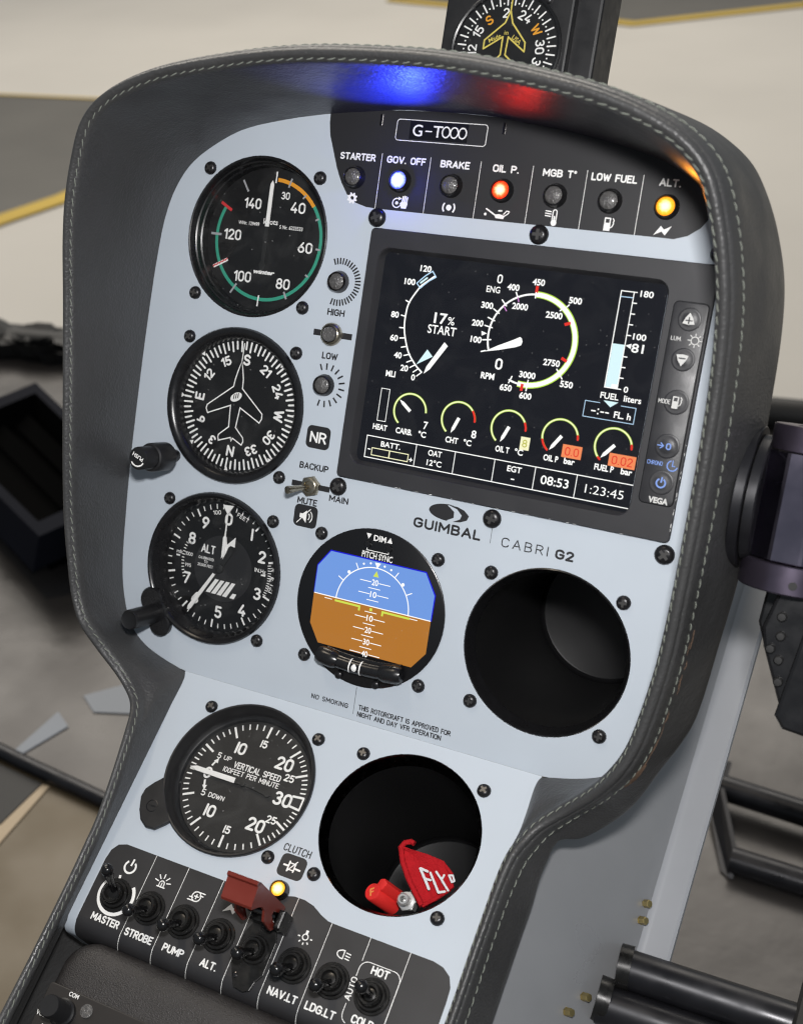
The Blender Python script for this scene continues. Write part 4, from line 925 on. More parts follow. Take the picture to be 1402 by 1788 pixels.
b.stroke([pol(270, 32.6), pol(270, 28)], 1.0, zd, 0, False); b.stroke([pol(vsa(30), 32.9), pol(540 - vsa(30), 32.9)], .9, zd)
b.build('scale_marks', M['white'], dl)
b = MB()
for tx, x, y, h in (('0', -22, .5, 6.2), ('10', -10.3, 17.6, 6.6), ('15', .8, 23.4, 4.2), ('20', 15.7, 16.8, 7.0), ('25', 21.2, 10.6, 4.0), ('30', 22.4, -.6, 7.2), ('10', -11.7, -17.6, 6.6), ('15', 1.3, -23.7, 4.2), ('20', 14.6, -16.9, 7.0), ('25', 21.2, -12, 4.0)):
    if tx in ('10', '15'): tx = tx.replace('1', '|')
    b.text(tx, x, y, h, .185, None, 0, zd, cond=.9)
b.text('5', -20.0, 10.8, 3.3, .15, z=zd); b.text('UP', -15.0, 10.6, 2.5, .16, 4.4, z=zd); b.text('5', -19.5, -9.8, 3.6, .15, z=zd); b.text('DOWN', -11.8, -9.9, 2.6, .16, 9.2, z=zd)
b.text('VERTICAL SPEED', 3.4, 8.8, 3.5, .155, 27.4, z=zd); b.text('|00FEET PER MINUTE', 1.4, 5.0, 2.8, .15, 32.4, z=zd)
b.stroke([(-21.6, 4.6), (-20.4, 7.6)], 1.0, zd, 0, False); b.poly([(-21.7, 7.2), (-19.0, 6.5), (-19.6, 9.4)], zd + .02); b.stroke([(-21.8, -3.4), (-20.7, -6.6)], 1.0, zd, 0, False); b.poly([(-22, -6.4), (-19.4, -5.8), (-19.9, -8.6)], zd + .02)
b.build('numerals', M['white'], dl)
b = MB(); b.prism([(-31.6, .2), (-28, 1.5), (-5, 1.7), (-4.8, -1.1), (-27.6, -1.0)], -6.9, -6.4, 0); b.prism([(-5, 1.5), (4, .6), (13, -.2), (15.6, .6), (16.4, -1.4), (14.6, -2.8), (12.6, -1.9), (4, -.8), (-5, -1.0)], -7, -6.5, 1); b.lathe([(1.5, -6.5), (1.4, -5.9), (0, -5.8)], 16, m=1)
b.build('needle', [M['white'], M['needleblack']], t)
b = MB(); b.prism([(-38.2, -12), (-41.6, -15.6), (-44.8, -20), (-45.2, -24.6), (-42.8, -31), (-39.8, -35.4), (-35.2, -38.2), (-30.6, -37.8), (-26.4, -34), (-24, -31.4), (-30, -24)], 0.05, 2.4, 0, .7)
tb_ = b.build('mounting_tab', M['blacksatin'], t)
b = MB(); b.lathe([(3.2, 2.0), (3.2, 2.55), (2.8, 2.6), (2.6, 2.2), (0, 2.2)], 24, (-36.8, -27.2)); b.box(-39, -34.6, -27.6, -26.8, 2.2, 2.5); b.build('slotted_screw', M['screw'], tb_)
glass(t, 36.4, -4.4)
# --- empty instrument holes: deep black cups behind the fascia
def bay(F, x, y, label):
    t = thing('instrument_hole', label, 'instrument hole', at(F, x, y), 'empty instrument holes')
    b = MB(); b.lathe([(39.45, -2.6), (39.3, -.1), (39.0, .12), (38.7, -.2), (38.4, -2.6), (36.6, -6.5), (36.4, -8)], 72); b.build('rim', M['chrome'] if F is FL else M['blackgloss'], t)
    b = MB(); b.lathe([(36.6, -7.5), (36.6, -40), (36.3, -110)], 64); b.build('cup', M['cupwall'], t)
    b = MB(); b.lathe([(34.6, -114.6), (34.0, -114.9), (0, -115.2)], 64); b.build('cup_end', M['cupend'], t)
    b = MB(); b.lathe([(36.3, -110), (36.2, -111.6), (35.8, -113.2), (35.2, -114.2), (34.6, -114.6)], 64); b.build('end_fillet', M['lever'], t)
    return t
bay(FU, 180.6, -171.6, 'empty round instrument hole on the upper plate, nothing inside')
bay(FL, 134.5, -46.3, 'empty round instrument hole on the lower plate with red tag inside')

# ================================================================== engine display
t = thing('engine_display', 'large rectangular lit engine display with rpm arc and five small gauges', 'display', at(FU, 0, 0))
b = MB()
RO, RI = rrect(63.2, 226.9, -109.9, 10.9, 2.2, 5), rrect(68.6, 207.6, -102.2, 2.4, 6, 5)
SI = rrect(71.0, 207.2, -100.4, .4, 3.0, 5)
n = len(RO)
rows = [[(p[0], p[1], 0) for p in RO], [(p[0], p[1], 1.3) for p in RO], [(145 + (p[0] - 145) * .996, -49.5 + (p[1] + 49.5) * .994, 1.8) for p in RO], [(p[0], p[1], 1.8) for p in RI], [(137.8 + (p[0] - 137.8) * .994, -50 + (p[1] + 50) * .992, 1.2) for p in RI], [(p[0], p[1], -2.1) for p in SI]]
b.add([p for r in rows for p in r], [(k * n + i, k * n + (i + 1) % n, (k + 1) * n + (i + 1) % n, (k + 1) * n + i) for k in range(5) for i in range(n)])
b.build('bezel', M['bezel'], t)
b = MB(); R = random.Random(9)
for hz in (1, 0):
    b = MB()
    for k in range(17 if hz else 12):
        l, h_ = R.uniform(.5, 2.2), R.uniform(.12, .32)
        x, y = (R.uniform(70, 222) if k % 3 else R.uniform(92, 128), -109.75) if hz else (226.6, R.uniform(-109, -60))
        P = [(0, 0), (l, 0), (l * .8, h_), (l * .3, h_ * .8)] if hz else [(0, 0), (0, l), (-h_, l * .7), (-h_ * .7, l * .2)]
        b.poly([(x + p[0], y + p[1]) for p in P], 1.86)
    b.build('edge_chips', M['whiteprint'], t)
b = MB(); b.box(70, 208, -101, 1, -2.6, -2.05); scn = b.build('screen', M['screen'], t)
Z = -2.0; W_, LI, GR, RE, BL, CY_, ORG_, MG, CR, OL = range(10)
EM = [M[k] for k in ('e_white', 'e_lime', 'e_green', 'e_red', 'e_blue', 'e_cyan', 'e_orange', 'e_magenta', 'e_cream', 'e_olive')]
b = MB()      # load arc
ap = [Vector((p[0], p[1], 0)) for p in ((91.2, -13.6), (86.7, -21.7), (85.8, -28.3), (86.1, -33.8), (87.4, -38.8), (90.2, -45.3), (94.6, -50.5), (98.3, -53.4))]
b.stroke(crom(ap, 5), .75, Z, W_)
for p, q in (((84.9, -21.0), (86.9, -21.9)), ((83.6, -28.2), (85.8, -28.5)), ((83.7, -34.1), (86, -34)), ((84.6, -39), (87.2, -38.6)), ((86.1, -43.2), (89, -42.4)), ((88, -46.9), (91, -45.9)), ((90, -49.8), (92.6, -48.5)), ((92, -52.1), (94.4, -50.5)), ((94, -54), (96.2, -52.2)), ((96.1, -55.6), (98.4, -53.4))): b.stroke([p, q], .6, Z, W_)
for tx, x, y, wd in (('120', 92.6, -5.2, 5.6), ('100', 85.5, -12.1, 5.6), ('80', 80.3, -28.3, 4.0), ('60', 81.6, -39.3, 4.0), ('40', 84.9, -47.2, 4.0), ('20', 89.2, -52.8, 4.0), ('0', 94.4, -56.5, 2.0), ('MLI', 82.6, -56.5, 5.0)): b.ftext(tx, x, y, 2.7, wd, .030, z=Z + .02, m=W_)
b.ftext('17', 103.8, -27.2, 4.7, 6.6, .02, z=Z, m=W_); b.ftext('%', 109.2, -27.8, 3.6, 3.4, .006, z=Z, m=W_); b.ftext('START', 105.3, -32.6, 3.9, 14.4, .012, z=Z, m=W_)
b.poly([(107.5, -37.9), (109.5, -39.5), (102.2, -51.5), (99.4, -54.0), (100.3, -50.4)], Z + .05, W_)
b.poly([(95, -50.2), (99.5, -42.4), (102.7, -45.4)], Z + .04, CY_)
P = [(89.1, -12.4), (90.4, -11.0), (93.0, -8.4), (96.2, -6.0), (98.3, -8.5), (95.2, -10.6), (92.6, -13), (91.2, -14.5)]
b.stroke(P, .55, Z + .03, BL, closed=True); b.stroke([(91, -12), (93.9, -9.4)], .8, Z + .02, CY_); b.stroke([(91.6, -13.2), (97.5, -8.3)], .8, Z + .04, W_)
b.stroke([(79.1, -64), (83.5, -64), (83.5, -79.7), (79.1, -79.7)], .3, Z, W_, closed=True)
b.build('load_gauge', EM, scn)
b = MB()      # rpm arc
C0 = (148.9, -31.2); RR = 20.6
b.ring(C0, RR, .85, 200, 92, Z, W_, True); b.ring(C0, RR, .85, -110, -98, Z, W_, True)
b.ring(C0, RR, 2.9, 92, -98, Z, LI); b.ring(C0, RR - .05, 2.0, 92, -98, Z + .05, W_)
def cart(p): return p
for p, q, c_ in (((126, -34.2), (129.9, -33.6), W_), ((126, -27.5), (129.7, -28.1), W_), ((127, -23.7), (130.3, -24.8), W_), ((129, -19.5), (131.9, -21.2), W_), ((132.4, -15), (134.8, -17.4), W_), ((138.4, -10.8), (139.6, -13), W_), ((147.8, -9.8), (147.8, -12.2), W_),
               ((163.9, -13.4), (163.0, -14.4), W_), ((161.9, -15.1), (160.2, -16.4), W_), ((163.2, -42.5), (164.6, -44), W_), ((165.4, -45.2), (166.3, -46.4), W_), ((150.8, -49.4), (150.6, -54.2), W_), ((142.9, -48.8), (141.8, -51.9), W_), ((126.2, -39.6), (128.2, -38.9), W_)): b.stroke([p, q], .62, Z + .08, c_)
b.stroke([(139.6, -13), (140.3, -14.8)], .5, Z + .1, MG); b.stroke([(133.6, -17.6), (135.2, -19.6)], .5, Z + .1, MG)
for p, q in (((147.9, -6.8), (147.9, -10)), ((163.3, -22.3), (166.0, -21.2)), ((164.5, -37.2), (167.2, -38.4)), ((148.3, -54.6), (148.4, -51.4))): b.stroke([p, q], 1.35, Z + .1, RE, False)
for tx, x, y, wd in (('100', 122.8, -34.5, 5.4), ('200', 122.3, -26.9, 5.6), ('300', 125.6, -18.3, 5.8), ('400', 136.7, -8.7, 5.8), ('450', 148.2, -5.1, 5.8), ('500', 166.4, -11.2, 6.0), ('2000', 141.3, -16.9, 7.6), ('2500', 157.8, -18.8, 7.8), ('2750', 160.3, -40, 7.8), ('3000', 150, -47.1, 7.8), ('550', 168.8, -48.6, 6.0), ('600', 150.7, -56.6, 5.8), ('650', 140.8, -54.3, 5.8)): b.ftext(tx, x, y, 2.7, wd, .030, z=Z + .02, m=W_)
b.text('0', 129.7, -5.7, 4.1, .15, 2.5, z=Z, m=W_); b.ftext('ENG', 127.3, -10.8, 2.8, 6.6, .012, z=Z, m=W_); b.text('0', 135.7, -44.1, 5.2, .17, 3.5, z=Z, m=W_); b.ftext('RPM', 131.2, -50.3, 2.8, 6.6, .030, z=Z, m=W_)
b.poly([(127.7, -39.4), (134.7, -37.7), (142.3, -35.4), (144.8, -34.2), (145.2, -32.6), (144.6, -31.0), (143.7, -30.5), (140.6, -32.3), (133.4, -36)], Z + .12, W_); b.poly([(124.8, -30.2), (125.2, -32.4), (127.6, -31)], Z + .1, W_)
b.build('rpm_gauge', EM, scn)
b = MB()      # five small gauges
def small(cx, a_red, red_low, needle, val, box, lbl, ux, unit, lx, lw):
    c0 = (cx, -72.6); r = 8.25
    b.ring(c0, r, 1.0, 232, 2, Z, LI); b.ring(c0, r, .55, 232, 2, Z + .04, CR)
    if a_red: b.ring(c0, r, 1.0, a_red, 2, Z + .08, RE, True)
    if red_low: b.ring(c0, r, 1.0, 232, red_low, Z + .08, RE, True)
    tip, tail = needle; d = Vector((tip[0] - tail[0], tip[1] - tail[1])); L = d.length; d /= L; s_ = Vector((-d.y, d.x))
    tl, tp = Vector(tail), Vector(tip)
    b.poly([tl + s_ * .8, tl - s_ * .8, tp - d * 2.4 - s_ * .8, tp, tp - d * 2.4 + s_ * .8], Z + .12, W_)
    b.ftext(lbl, lx, -82.7, 2.6, lw, .030, z=Z, m=W_); b.ftext(unit, ux, -82.6, 2.6, None, .030, z=Z, m=W_)
small(95.4, 0, 0, ((89.4, -67.9), (95.6, -72.7)), '7', None, 'CARB.', 103.4, '\u00b0C', 93.9, 8.6)
small(120.3, 36, 0, ((117.6, -79.4), (120.6, -71.8)), '8', None, 'CHT', 126.6, '\u00b0C', 118.7, 6.4)
small(145.3, 26, 0, ((142.3, -79.4), (145.5, -71.8)), '8', 1, 'OIL T', 152.0, '\u00b0C', 144.0, 6.8)
small(170.0, 14, 196, ((165.9, -79.0), (170.7, -71.8)), '0.0', 1, 'OIL P', 176.1, 'bar', 167.4, 7.0)
small(194.6, 14, 224, ((189.7, -78.4), (195.2, -71.8)), '0.02', 1, 'FUEL P', 202.4, 'bar', 192.2, 8.8)
b.ftext('HEAT', 81.2, -82.8, 2.6, 7.6, .030, z=Z, m=W_)
b.ftext('7', 104.5, -78.1, 3.5, 2.2, .02, z=Z, m=W_); b.ftext('8', 129.1, -78.2, 3.5, 2.4, .02, z=Z, m=W_)
b.poly([(152.0, -81.2), (156.5, -81.2), (156.5, -75.2), (152.0, -75.2)], Z + .14, CR); b.text('8', 154.2, -78.2, 3.6, .14, 2.4, z=Z + .18, m=OL)
b.poly([(172.0, -81.1), (181.1, -81.1), (181.1, -75.2), (172.0, -75.2)], Z + .14, ORG_); b.text('0.0', 176.6, -78.2, 3.9, .12, 6.4, z=Z + .18, m=RE)
b.poly([(193.6, -81.2), (205.7, -81.2), (205.7, -75.4), (193.6, -75.4)], Z + .14, ORG_); b.text('0.02', 199.7, -78.3, 3.9, .12, 9.4, z=Z + .18, m=RE)
b.build('small_gauges', EM, scn)
b = MB()      # fuel bar
b.stroke([(193.3, -4.3), (186.1, -4.3), (186.1, -47), (193.6, -47)], .45, Z, W_, False); b.stroke([(191.8, -4.3), (191.8, -47)], .42, Z, W_, False)
b.poly([(186.4, -27.5), (191.6, -27.5), (191.6, -46.8), (186.4, -46.8)], Z + .03, CY_); b.poly([(189.0, -45.2), (191.5, -45.2), (191.5, -46.8), (189, -46.8)], Z + .06, W_); b.stroke([(186.3, -6.8), (191.6, -6.8)], .4, Z, BL)
for k in range(1, 9):
    if k != 5: b.stroke([(191.8, -4.3 - 4.72 * k), (193.6, -4.3 - 4.72 * k)], .5, Z, W_)
b.ftext('180', 197.5, -4.6, 2.6, 5.8, .02, z=Z, m=W_); b.ftext('100', 197.6, -23.3, 2.6, 5.8, .02, z=Z, m=W_); b.ftext('81', 197.6, -28.3, 3.7, 5.4, .015, z=Z, m=W_); b.ftext('0', 195.7, -46.8, 2.5, 2.0, .02, z=Z, m=W_)
b.poly([(192.1, -27.7), (194.6, -26.6), (194.6, -28.9)], Z + .05, W_); b.ftext('FUEL', 189, -50.7, 2.6, 8.2, .02, z=Z, m=W_); b.ftext('liters', 199.4, -50.7, 2.6, 7.8, .02, z=Z, m=W_)
b.stroke([(185.3, -54.2), (178.6, -54.2), (178.6, -61.3), (201.6, -61.3), (201.6, -54.2), (194.8, -54.2)], .32, Z, BL, False); b.poly([(186.7, -52.9), (193.4, -52.9), (190.2, -55.5)], Z, CY_)
b.ftext('FL. h', 196.2, -58.4, 2.8, 7.6, .02, z=Z, m=W_); b.stroke([(182.2, -58.2), (183.8, -58.2)], .6, Z, W_); b.stroke([(186.4, -58.2), (187.6, -58.2)], .6, Z, W_); b.stroke([(188.6, -58.2), (189.8, -58.2)], .6, Z, W_); b.disc((185.1, -57.2), .38, Z, W_, 10); b.disc((185.1, -59.2), .38, Z, W_, 10)
b.build('fuel_gauge', EM, scn)
b = MB()      # bottom data row
b.stroke([(75.2, -87.7), (207, -87.9), (207, -98.6), (75.2, -98.3)], .42, Z, W_, closed=True)
for x in (101.5, 121.5, 141.3, 161.2, 180.9): b.stroke([(x, -87.8), (x, -98.4)], .36, Z, W_, False)
b.ftext('BATT.', 88.2, -90.6, 2.5, 10.4, .02, z=Z, m=W_); b.stroke([(78.7, -93.3), (98, -93.3), (98, -96.8), (78.7, -96.8)], .42, Z, CR, closed=True); b.stroke([(88.1, -93.3), (88.1, -96.8)], .6, Z, CR); b.stroke([(76.6, -94.2), (77.8, -94.2)], .5, Z, W_); b.stroke([(98.8, -95.6), (100.4, -95.6)], .5, Z, W_); b.stroke([(99.6, -94.8), (99.6, -96.4)], .5, Z, W_)
b.ftext('OAT', 111.4, -90.5, 2.6, 7.0, .02, z=Z, m=W_); b.ftext('12\u00b0C', 111.7, -95.2, 2.6, 7.6, .02, z=Z, m=W_); b.ftext('EGT', 151.3, -90.8, 2.6, 7.0, .02, z=Z, m=W_); b.stroke([(150.6, -95.5), (151.8, -95.5)], .6, Z, W_)
b.ftext('08:53', 171, -93, 3.9, 13.2, .012, z=Z, m=W_); b.ftext('1:23:45', 194.2, -93.2, 3.9, 17.6, -.006, z=Z, m=W_)
b.build('data_row', EM, scn)
# key strip
b = MB(); b.prism(rrect(210.4, 225.9, -94.1, -5.6, 2.4), 1.8, 2.05, 1); b.prism(rrect(210.8, 225.5, -93.7, -6.0, 2.2), 1.9, 2.5, 0, .3)
for x, y, r in ((218.3, -13.1, 5.2), (218.7, -30.3, 5.2), (219.2, -48.7, 5.6), (218.8, -68, 5.6), (219.1, -84, 5.6)):
    b.lathe([(r, 2.4), (r * .93, 2.66), (r * .8, 2.7), (r * .66, 2.62), (r * .5, 2.8), (r * .3, 2.98), (0, 3.05)], 32, (x, y))
kp = b.build('key_strip', [M['keypad'], M['sticker']], t)
b = MB(); z = 3.12
for y, s_ in ((-13.1, 1), (-30.3, -1)):
    P = [Vector((218.3 + (x) , y + s_ * yy, 0)) for x, yy in ((0, 2.9), (1.6, .6), (2.6, -1.9), (0, -2.3), (-2.6, -1.9), (-1.6, .6))]
    b.poly([(p.x, p.y) for p in P], z)
    b.stroke([(217.0, y - .5 * s_), (219.6, y - .5 * s_)], .55, z + .03, 2)
    if s_ > 0: b.stroke([(218.3, y - 1.8), (218.3, y + .8)], .55, z + .03, 2)
b.ring((222.3, -21.7), 1.6, .42, 0, 360, z)
for k in range(8): b.stroke([pol(45 * k, 2.1, (222.3, -21.7)), pol(45 * k, 2.9, (222.3, -21.7))], .42, z)
b.text('LUM.', 214.4, -21.7, 1.9, .14, 4.6, z=z); b.text('MODE', 214.2, -48.9, 2.0, .14, 5.2, z=z); pump_icon(b, 219.5, -48.8, .88, z)
b.ftext('VEGA', 219.2, -93.0 + 1.0, 2.4, 8.6, .045, z=2.56)
b.stroke([(214.8, -68), (217.2, -68)], .5, z, 1); b.stroke([(216.1, -66.9), (217.3, -68), (216.1, -69.1)], .5, z, 1); b.text('0', 219.5, -68, 3.0, .2, 2.3, z=z, m=1)
b.text('CHRONO', 215.0, -75.8, 1.9, .13, 6.8, z=z, m=1); b.ring((222.6, -76.0), 2.2, .55, 110, 350, z, 1); b.stroke([(222.6, -73.6), (222.6, -76.1), (223.8, -76.1)], .45, z, 1, False)
b.ring((219.1, -84.2), 1.9, .75, 62, -242, z, 1, False); b.stroke([(219.1, -84), (219.3, -81.5)], .7, z, 1, False)
b.build('key_legends', [M['keywhite'], M['e_key'], M['keypad']], kp)
b = MB(); b.poly([(70.6, -100.8), (207.6, -100.8), (207.6, .8), (70.6, .8)], -1.2); b.build('cover_glass', M['screenglass'], t)

# ================================================================== lamps
LIT = {'blue': ((0.36, 0.44, 1.0), (0.02, 0.04, 1.0)), 'red': ((1.0, 0.14, 0.03), (0.9, 0.008, 0.006)), 'amber': ((1.0, 0.48, 0.04), (1.0, 0.28, 0.01))}
def lens_mat(name, core, edge, st):
    # lit lens: the bulb behind it shows as a hot core
    m = bpy.data.materials.new(name); m.use_nodes = True; nt = m.node_tree; nt.nodes.clear()
    o = nt.nodes.new('ShaderNodeOutputMaterial'); e = nt.nodes.new('ShaderNodeEmission'); tc = nt.nodes.new('ShaderNodeTexCoord')
    ln = nt.nodes.new('ShaderNodeVectorMath'); ln.operation = 'LENGTH'; ml = nt.nodes.new('ShaderNodeVectorMath'); ml.operation = 'MULTIPLY'; ml.inputs[1].default_value = (1, 1, 0)
    nz = nt.nodes.new('ShaderNodeTexNoise'); nz.inputs['Scale'].default_value = 900
    rp = nt.nodes.new('ShaderNodeValToRGB'); mr = nt.nodes.new('ShaderNodeMath'); mr.operation = 'MULTIPLY_ADD'; mr.inputs[1].default_value = 240; 
    ad = nt.nodes.new('ShaderNodeMath'); ad.operation = 'MULTIPLY_ADD'; ad.inputs[1].default_value = 0.35; ad.inputs[2].default_value = -0.17
    nt.links.new(tc.outputs['Object'], ml.inputs[0]); nt.links.new(ml.outputs[0], ln.inputs[0]); nt.links.new(tc.outputs['Object'], nz.inputs['Vector'])
    nt.links.new(nz.outputs['Fac'], ad.inputs[0]); nt.links.new(ln.outputs['Value'], mr.inputs[0]); nt.links.new(ad.outputs[0], mr.inputs[2])
    nt.links.new(mr.outputs[0], rp.inputs[0])
    rp.color_ramp.elements[0].position = .30; rp.color_ramp.elements[0].color = (1, .93 if core[0] > .9 else .95, .55 if core[0] > .9 else 1, 1)
    rp.color_ramp.elements[1].position = .98; rp.color_ramp.elements[1].color = (*edge, 1)
    x = rp.color_ramp.elements.new(.66); x.color = (*core, 1)
    nt.links.new(rp.outputs[0], e.inputs[0]); e.inputs[1].default_value = st; nt.links.new(e.outputs[0], o.inputs[0])
    return m
LM_ = {k: lens_mat('lit_lens_' + k, *v, 2.6 if k == 'blue' else 1.7) for k, v in LIT.items()}
def lamp(F, x, y, label, lit=None, ring='blackgloss', group='round warning lamps', beam=None, power=0, R=5.3):
    t = thing('warning_lamp', label, 'indicator lamp', at(F, x, y), group)
    b = MB(); b.lathe([(R + .2, -.2), (R + .15, .5), (R, 1.0), (R - .4, 2.6), (R - .75, 3.7), (R - 1.0, 3.9), (R - 1.25, 3.5), (R - 1.3, 2.2), (R - 1.5, 1.6)], 36); b.build('bezel', M[ring], t)
    b = MB(); b.lathe([(R - 1.35, 1.8), (R - 1.4, 2.9), (R - 2.2, 3.5), (R - 3.6, 3.8), (0, 3.9)], 28); b.build('lens', LM_[lit] if lit else M['lensoff'], t)
    if lit:
        l = bpy.data.lights.new('bulb', 'SPOT'); l.energy = power; l.color = LIT[lit][1] if lit != 'amber' else (1, .32, .03); l.spot_size = rad(84); l.spot_blend = 1; l.shadow_soft_size = .003
        o = bpy.data.objects.new('bulb', l); COL.objects.link(o); o.parent = t; o.location = (0, 0, .0046)
        l2 = bpy.data.lights.new('bulb_glow', 'POINT'); l2.energy = power * .014; l2.color = l.color; l2.shadow_soft_size = .002
        o2 = bpy.data.objects.new('bulb_glow', l2); COL.objects.link(o2); o2.parent = t; o2.location = (0, 0, .0066)
        o.rotation_euler = Vector(beam).to_track_quat('-Z', 'Y').to_euler()
    return t
lamp(FU, LX[0], 33.4, 'unlit warning lamp under the word STARTER')
lamp(FU, 73.9, 33.6, 'glowing blue warning lamp under GOV. OFF', 'blue', beam=(.0, .72, .70), power=1.1)
lamp(FU, LX[2], 33.5, 'unlit warning lamp under the word BRAKE')
lamp(FU, 124.8, 33.4, 'glowing red warning lamp under OIL P.', 'red', beam=(.05, .72, .70), power=.075)
lamp(FU, LX[4], 33.3, 'unlit warning lamp under MGB T, between the red lamp and LOW FUEL')
lamp(FU, LX[5], 33.2, 'unlit warning lamp under LOW FUEL')
lamp(FU, LX[6], 32.9, 'glowing amber warning lamp under ALT. at the strip\'s right end', 'amber', beam=(.62, .25, .74), power=.035)
lamp(FL, 90.4, -90.2, 'glowing amber lamp beside the red switch guard, under CLUTCH', 'amber', 'chrome', 'round warning lamps', (-.4, -.1, .9), .10, R=4.7)
G3 = 'bright rimmed round buttons beside the display'
lamp(FU, 49.2, -16.6, 'dark round lamp ringed by dense tick marks above HIGH', None, 'chrome', G3)
lamp(FU, 49.2, -67.2, 'dark round lamp ringed by sparse tick marks below LOW', None, 'blackgloss', G3)
t = thing('push_button', 'brass rimmed push button on the black bar between HIGH and LOW', 'button', at(FU, 49.4, -42.1), G3)
b = MB(); b.lathe([(5.6, 0), (5.6, 1.4), (5.0, 2.4), (4.2, 2.8), (3.9, 2.4), (3.8, 1.8)], 36); b.build('bezel', M['brass'], t)
b = MB(); b.lathe([(3.7, 1.5), (3.6, 3.6), (3.2, 4.1), (0, 4.1)], 28); b.build('cap', M['lensoff'], t)

# ================================================================== toggle switches
def make_toggle(label, M4, tilt):
    t = thing('toggle_switch', label, 'toggle switch', M4, 'black toggle switches along the bottom strip')
    b = MB(); b.lathe([(8.2, 0), (8.2, .9), (7.9, 1.2), (6.9, 1.2), (6.8, .9)], 40); b.lathe([(6.7, .8), (6.7, 2.6), (6.3, 3.0), (5.6, 3.0), (5.5, 2.2), (4.9, 2.0)], 40); b.build('nut', M['nut'], t)
    b = MB(); b.lathe([(5.0, 1.6), (4.9, 5.4), (4.5, 5.9), (3.6, 5.9), (3.3, 5.0), (2.7, 4.4), (1.6, 4.6), (0, 4.6)], 32); b.build('bushing', M['nut'], t)
    b = MB(); b.lathe([(1.7, 2.5), (1.75, 6), (1.9, 10), (2.2, 14), (2.6, 16.6), (3.0, 18.4), (3.05, 19.8), (2.6, 21.4), (1.6, 22.3), (0, 22.6)], 24)
    q = b.build('lever', M['lever'], t); q.location = (0, 0, .0); q.rotation_euler = (rad(tilt), 0, 0)
    return t
TX = [11.9, 31.7, 51.2, 71.0, 91.0, 111.2, 130.7, 150.5]
base = None
for k, (lb, tl) in enumerate((('black toggle switch in the white ring above MASTER, lever up', -21), ('black toggle switch above STROBE, lever down', 19), ('black toggle switch above PUMP, lever down', 20), ('black toggle switch above ALT., lever down', 19),
                          ('black toggle switch in the base plate under the red guard', 18), ('black toggle switch above NAV.LT, in the guard\'s shadow', 19), ('black toggle switch above LDG.LT, lever down', 19), ('black toggle switch beside AUTO, between HOT and COLD', 0))):
    M4 = at(FL, TX[k], -119.4)
    if base is None: base = make_toggle(lb, M4, tl); cur = base
    else: cur = copy_thing(base, M4, lb)
    for ch in COL.objects:
        if ch.parent == cur and ch.name.startswith('lever'): ch.rotation_euler = (rad(tl), 0, 0)
# backup switch: bare metal toggle
t = thing('toggle_switch', 'small bare metal toggle switch between BACKUP and MUTE', 'toggle switch', at(FU, 49.8, -117.8))
b = MB(); b.prism([pol(60 * k + 12, 5.4) for k in range(6)], 0, 2.0, 0, .4); b.lathe([(4.1, 2.0), (4.1, 3.2), (3.7, 3.5), (2.6, 3.5), (2.3, 2.6), (0, 2.6)], 28); b.build('nut', M['brass'], t)
b = MB(); b.lathe([(1.3, 2), (1.35, 6), (1.7, 11), (2.0, 15), (1.9, 15.6), (0, 15.8)], 20); q = b.build('lever', M['brass'], t); q.rotation_euler = (rad(8), rad(-22), 0)
# red guard
t = thing('switch_guard', 'red flip up switch guard standing open on its black base', 'switch guard', at(FL, 91, -119.4), None)
b = MB(); b.prism([(-8.4, 6), (-6.5, 11), (-6.5, 18), (6.5, 18), (6.5, 11), (8.4, 6), (8.4, -9), (6, -13), (5, -17.4), (2, -19), (-3, -18.4), (-5.6, -14.4), (-8.4, -9)], 0.06, 1.15, 0, .3)
b.box(-6.4, 6.4, 11.4, 17.6, 1, 8.5, bev=1); b.build('base_plate', M['nut'], t)
b = MB(); b.lathe([(0, 1), (1.3, 1.0), (1.3, 1.6), (.9, 1.7), (.8, 1.4), (0, 1.4)], 16, (-4.6, -13.2)); b.build('rivet', M['chrome'], t)
b = MB()
def side(x0, x1):
    prof = [(-97.4, 6), (-97.2, 42.6), (-98.2, 44.2), (-99.8, 44.0), (-108.6, 42.0), (-109.4, 40.8), (-106.4, 35), (-105, 31), (-105.6, 27), (-109.6, 23), (-110.6, 12), (-108.4, 8.4), (-106.6, 13), (-104.8, 17.5), (-102.6, 17), (-101.6, 11), (-100.6, 6)]
    vs = [(x, y + 119.4, h) for x in (x0, x1) for y, h in prof]; n = len(prof)
    b.add(vs, [tuple(range(n))[::-1], tuple(range(n, 2 * n))] + [(i, (i + 1) % n, n + (i + 1) % n, n + i) for i in range(n)])
side(-7.8, -6.6); side(6.6, 7.8)
Y = 119.4
def bx(x0, x1, P):
    n = len(P); b.add([(x, y + Y, h) for x in (x0, x1) for y, h in P], [tuple(range(n))[::-1], tuple(range(n, 2 * n))] + [(i, (i + 1) % n, n + (i + 1) % n, n + i) for i in range(n)])
bx(-6.6, 6.6, [(-97.3, 12), (-97.2, 42.6), (-98.2, 44.2), (-99.8, 44.0), (-108.6, 42.0), (-109.4, 40.8), (-108.6, 39.9), (-99.6, 41.6), (-98.8, 40), (-98.8, 12)])
bx(-7.8, 7.8, [(-97.25, 42.5), (-97.6, 45.3), (-98.4, 45.9), (-99.4, 45.6), (-99.9, 44.0)])
gc = b.build('cover', M['guardred'], t)
b = MB(); b.tube([(-7.2, 119.4 - 103.2, 9.8), (7.2, 119.4 - 103.2, 9.8)], 2.2, 14); b.build('hinge_pin', M['chrome'], t)
b = MB(); b.box(8.0, 11.4, 10.6, 19.4, 1.2, 12.5, bev=1); b.build('hinge_block', M['nut'], t)

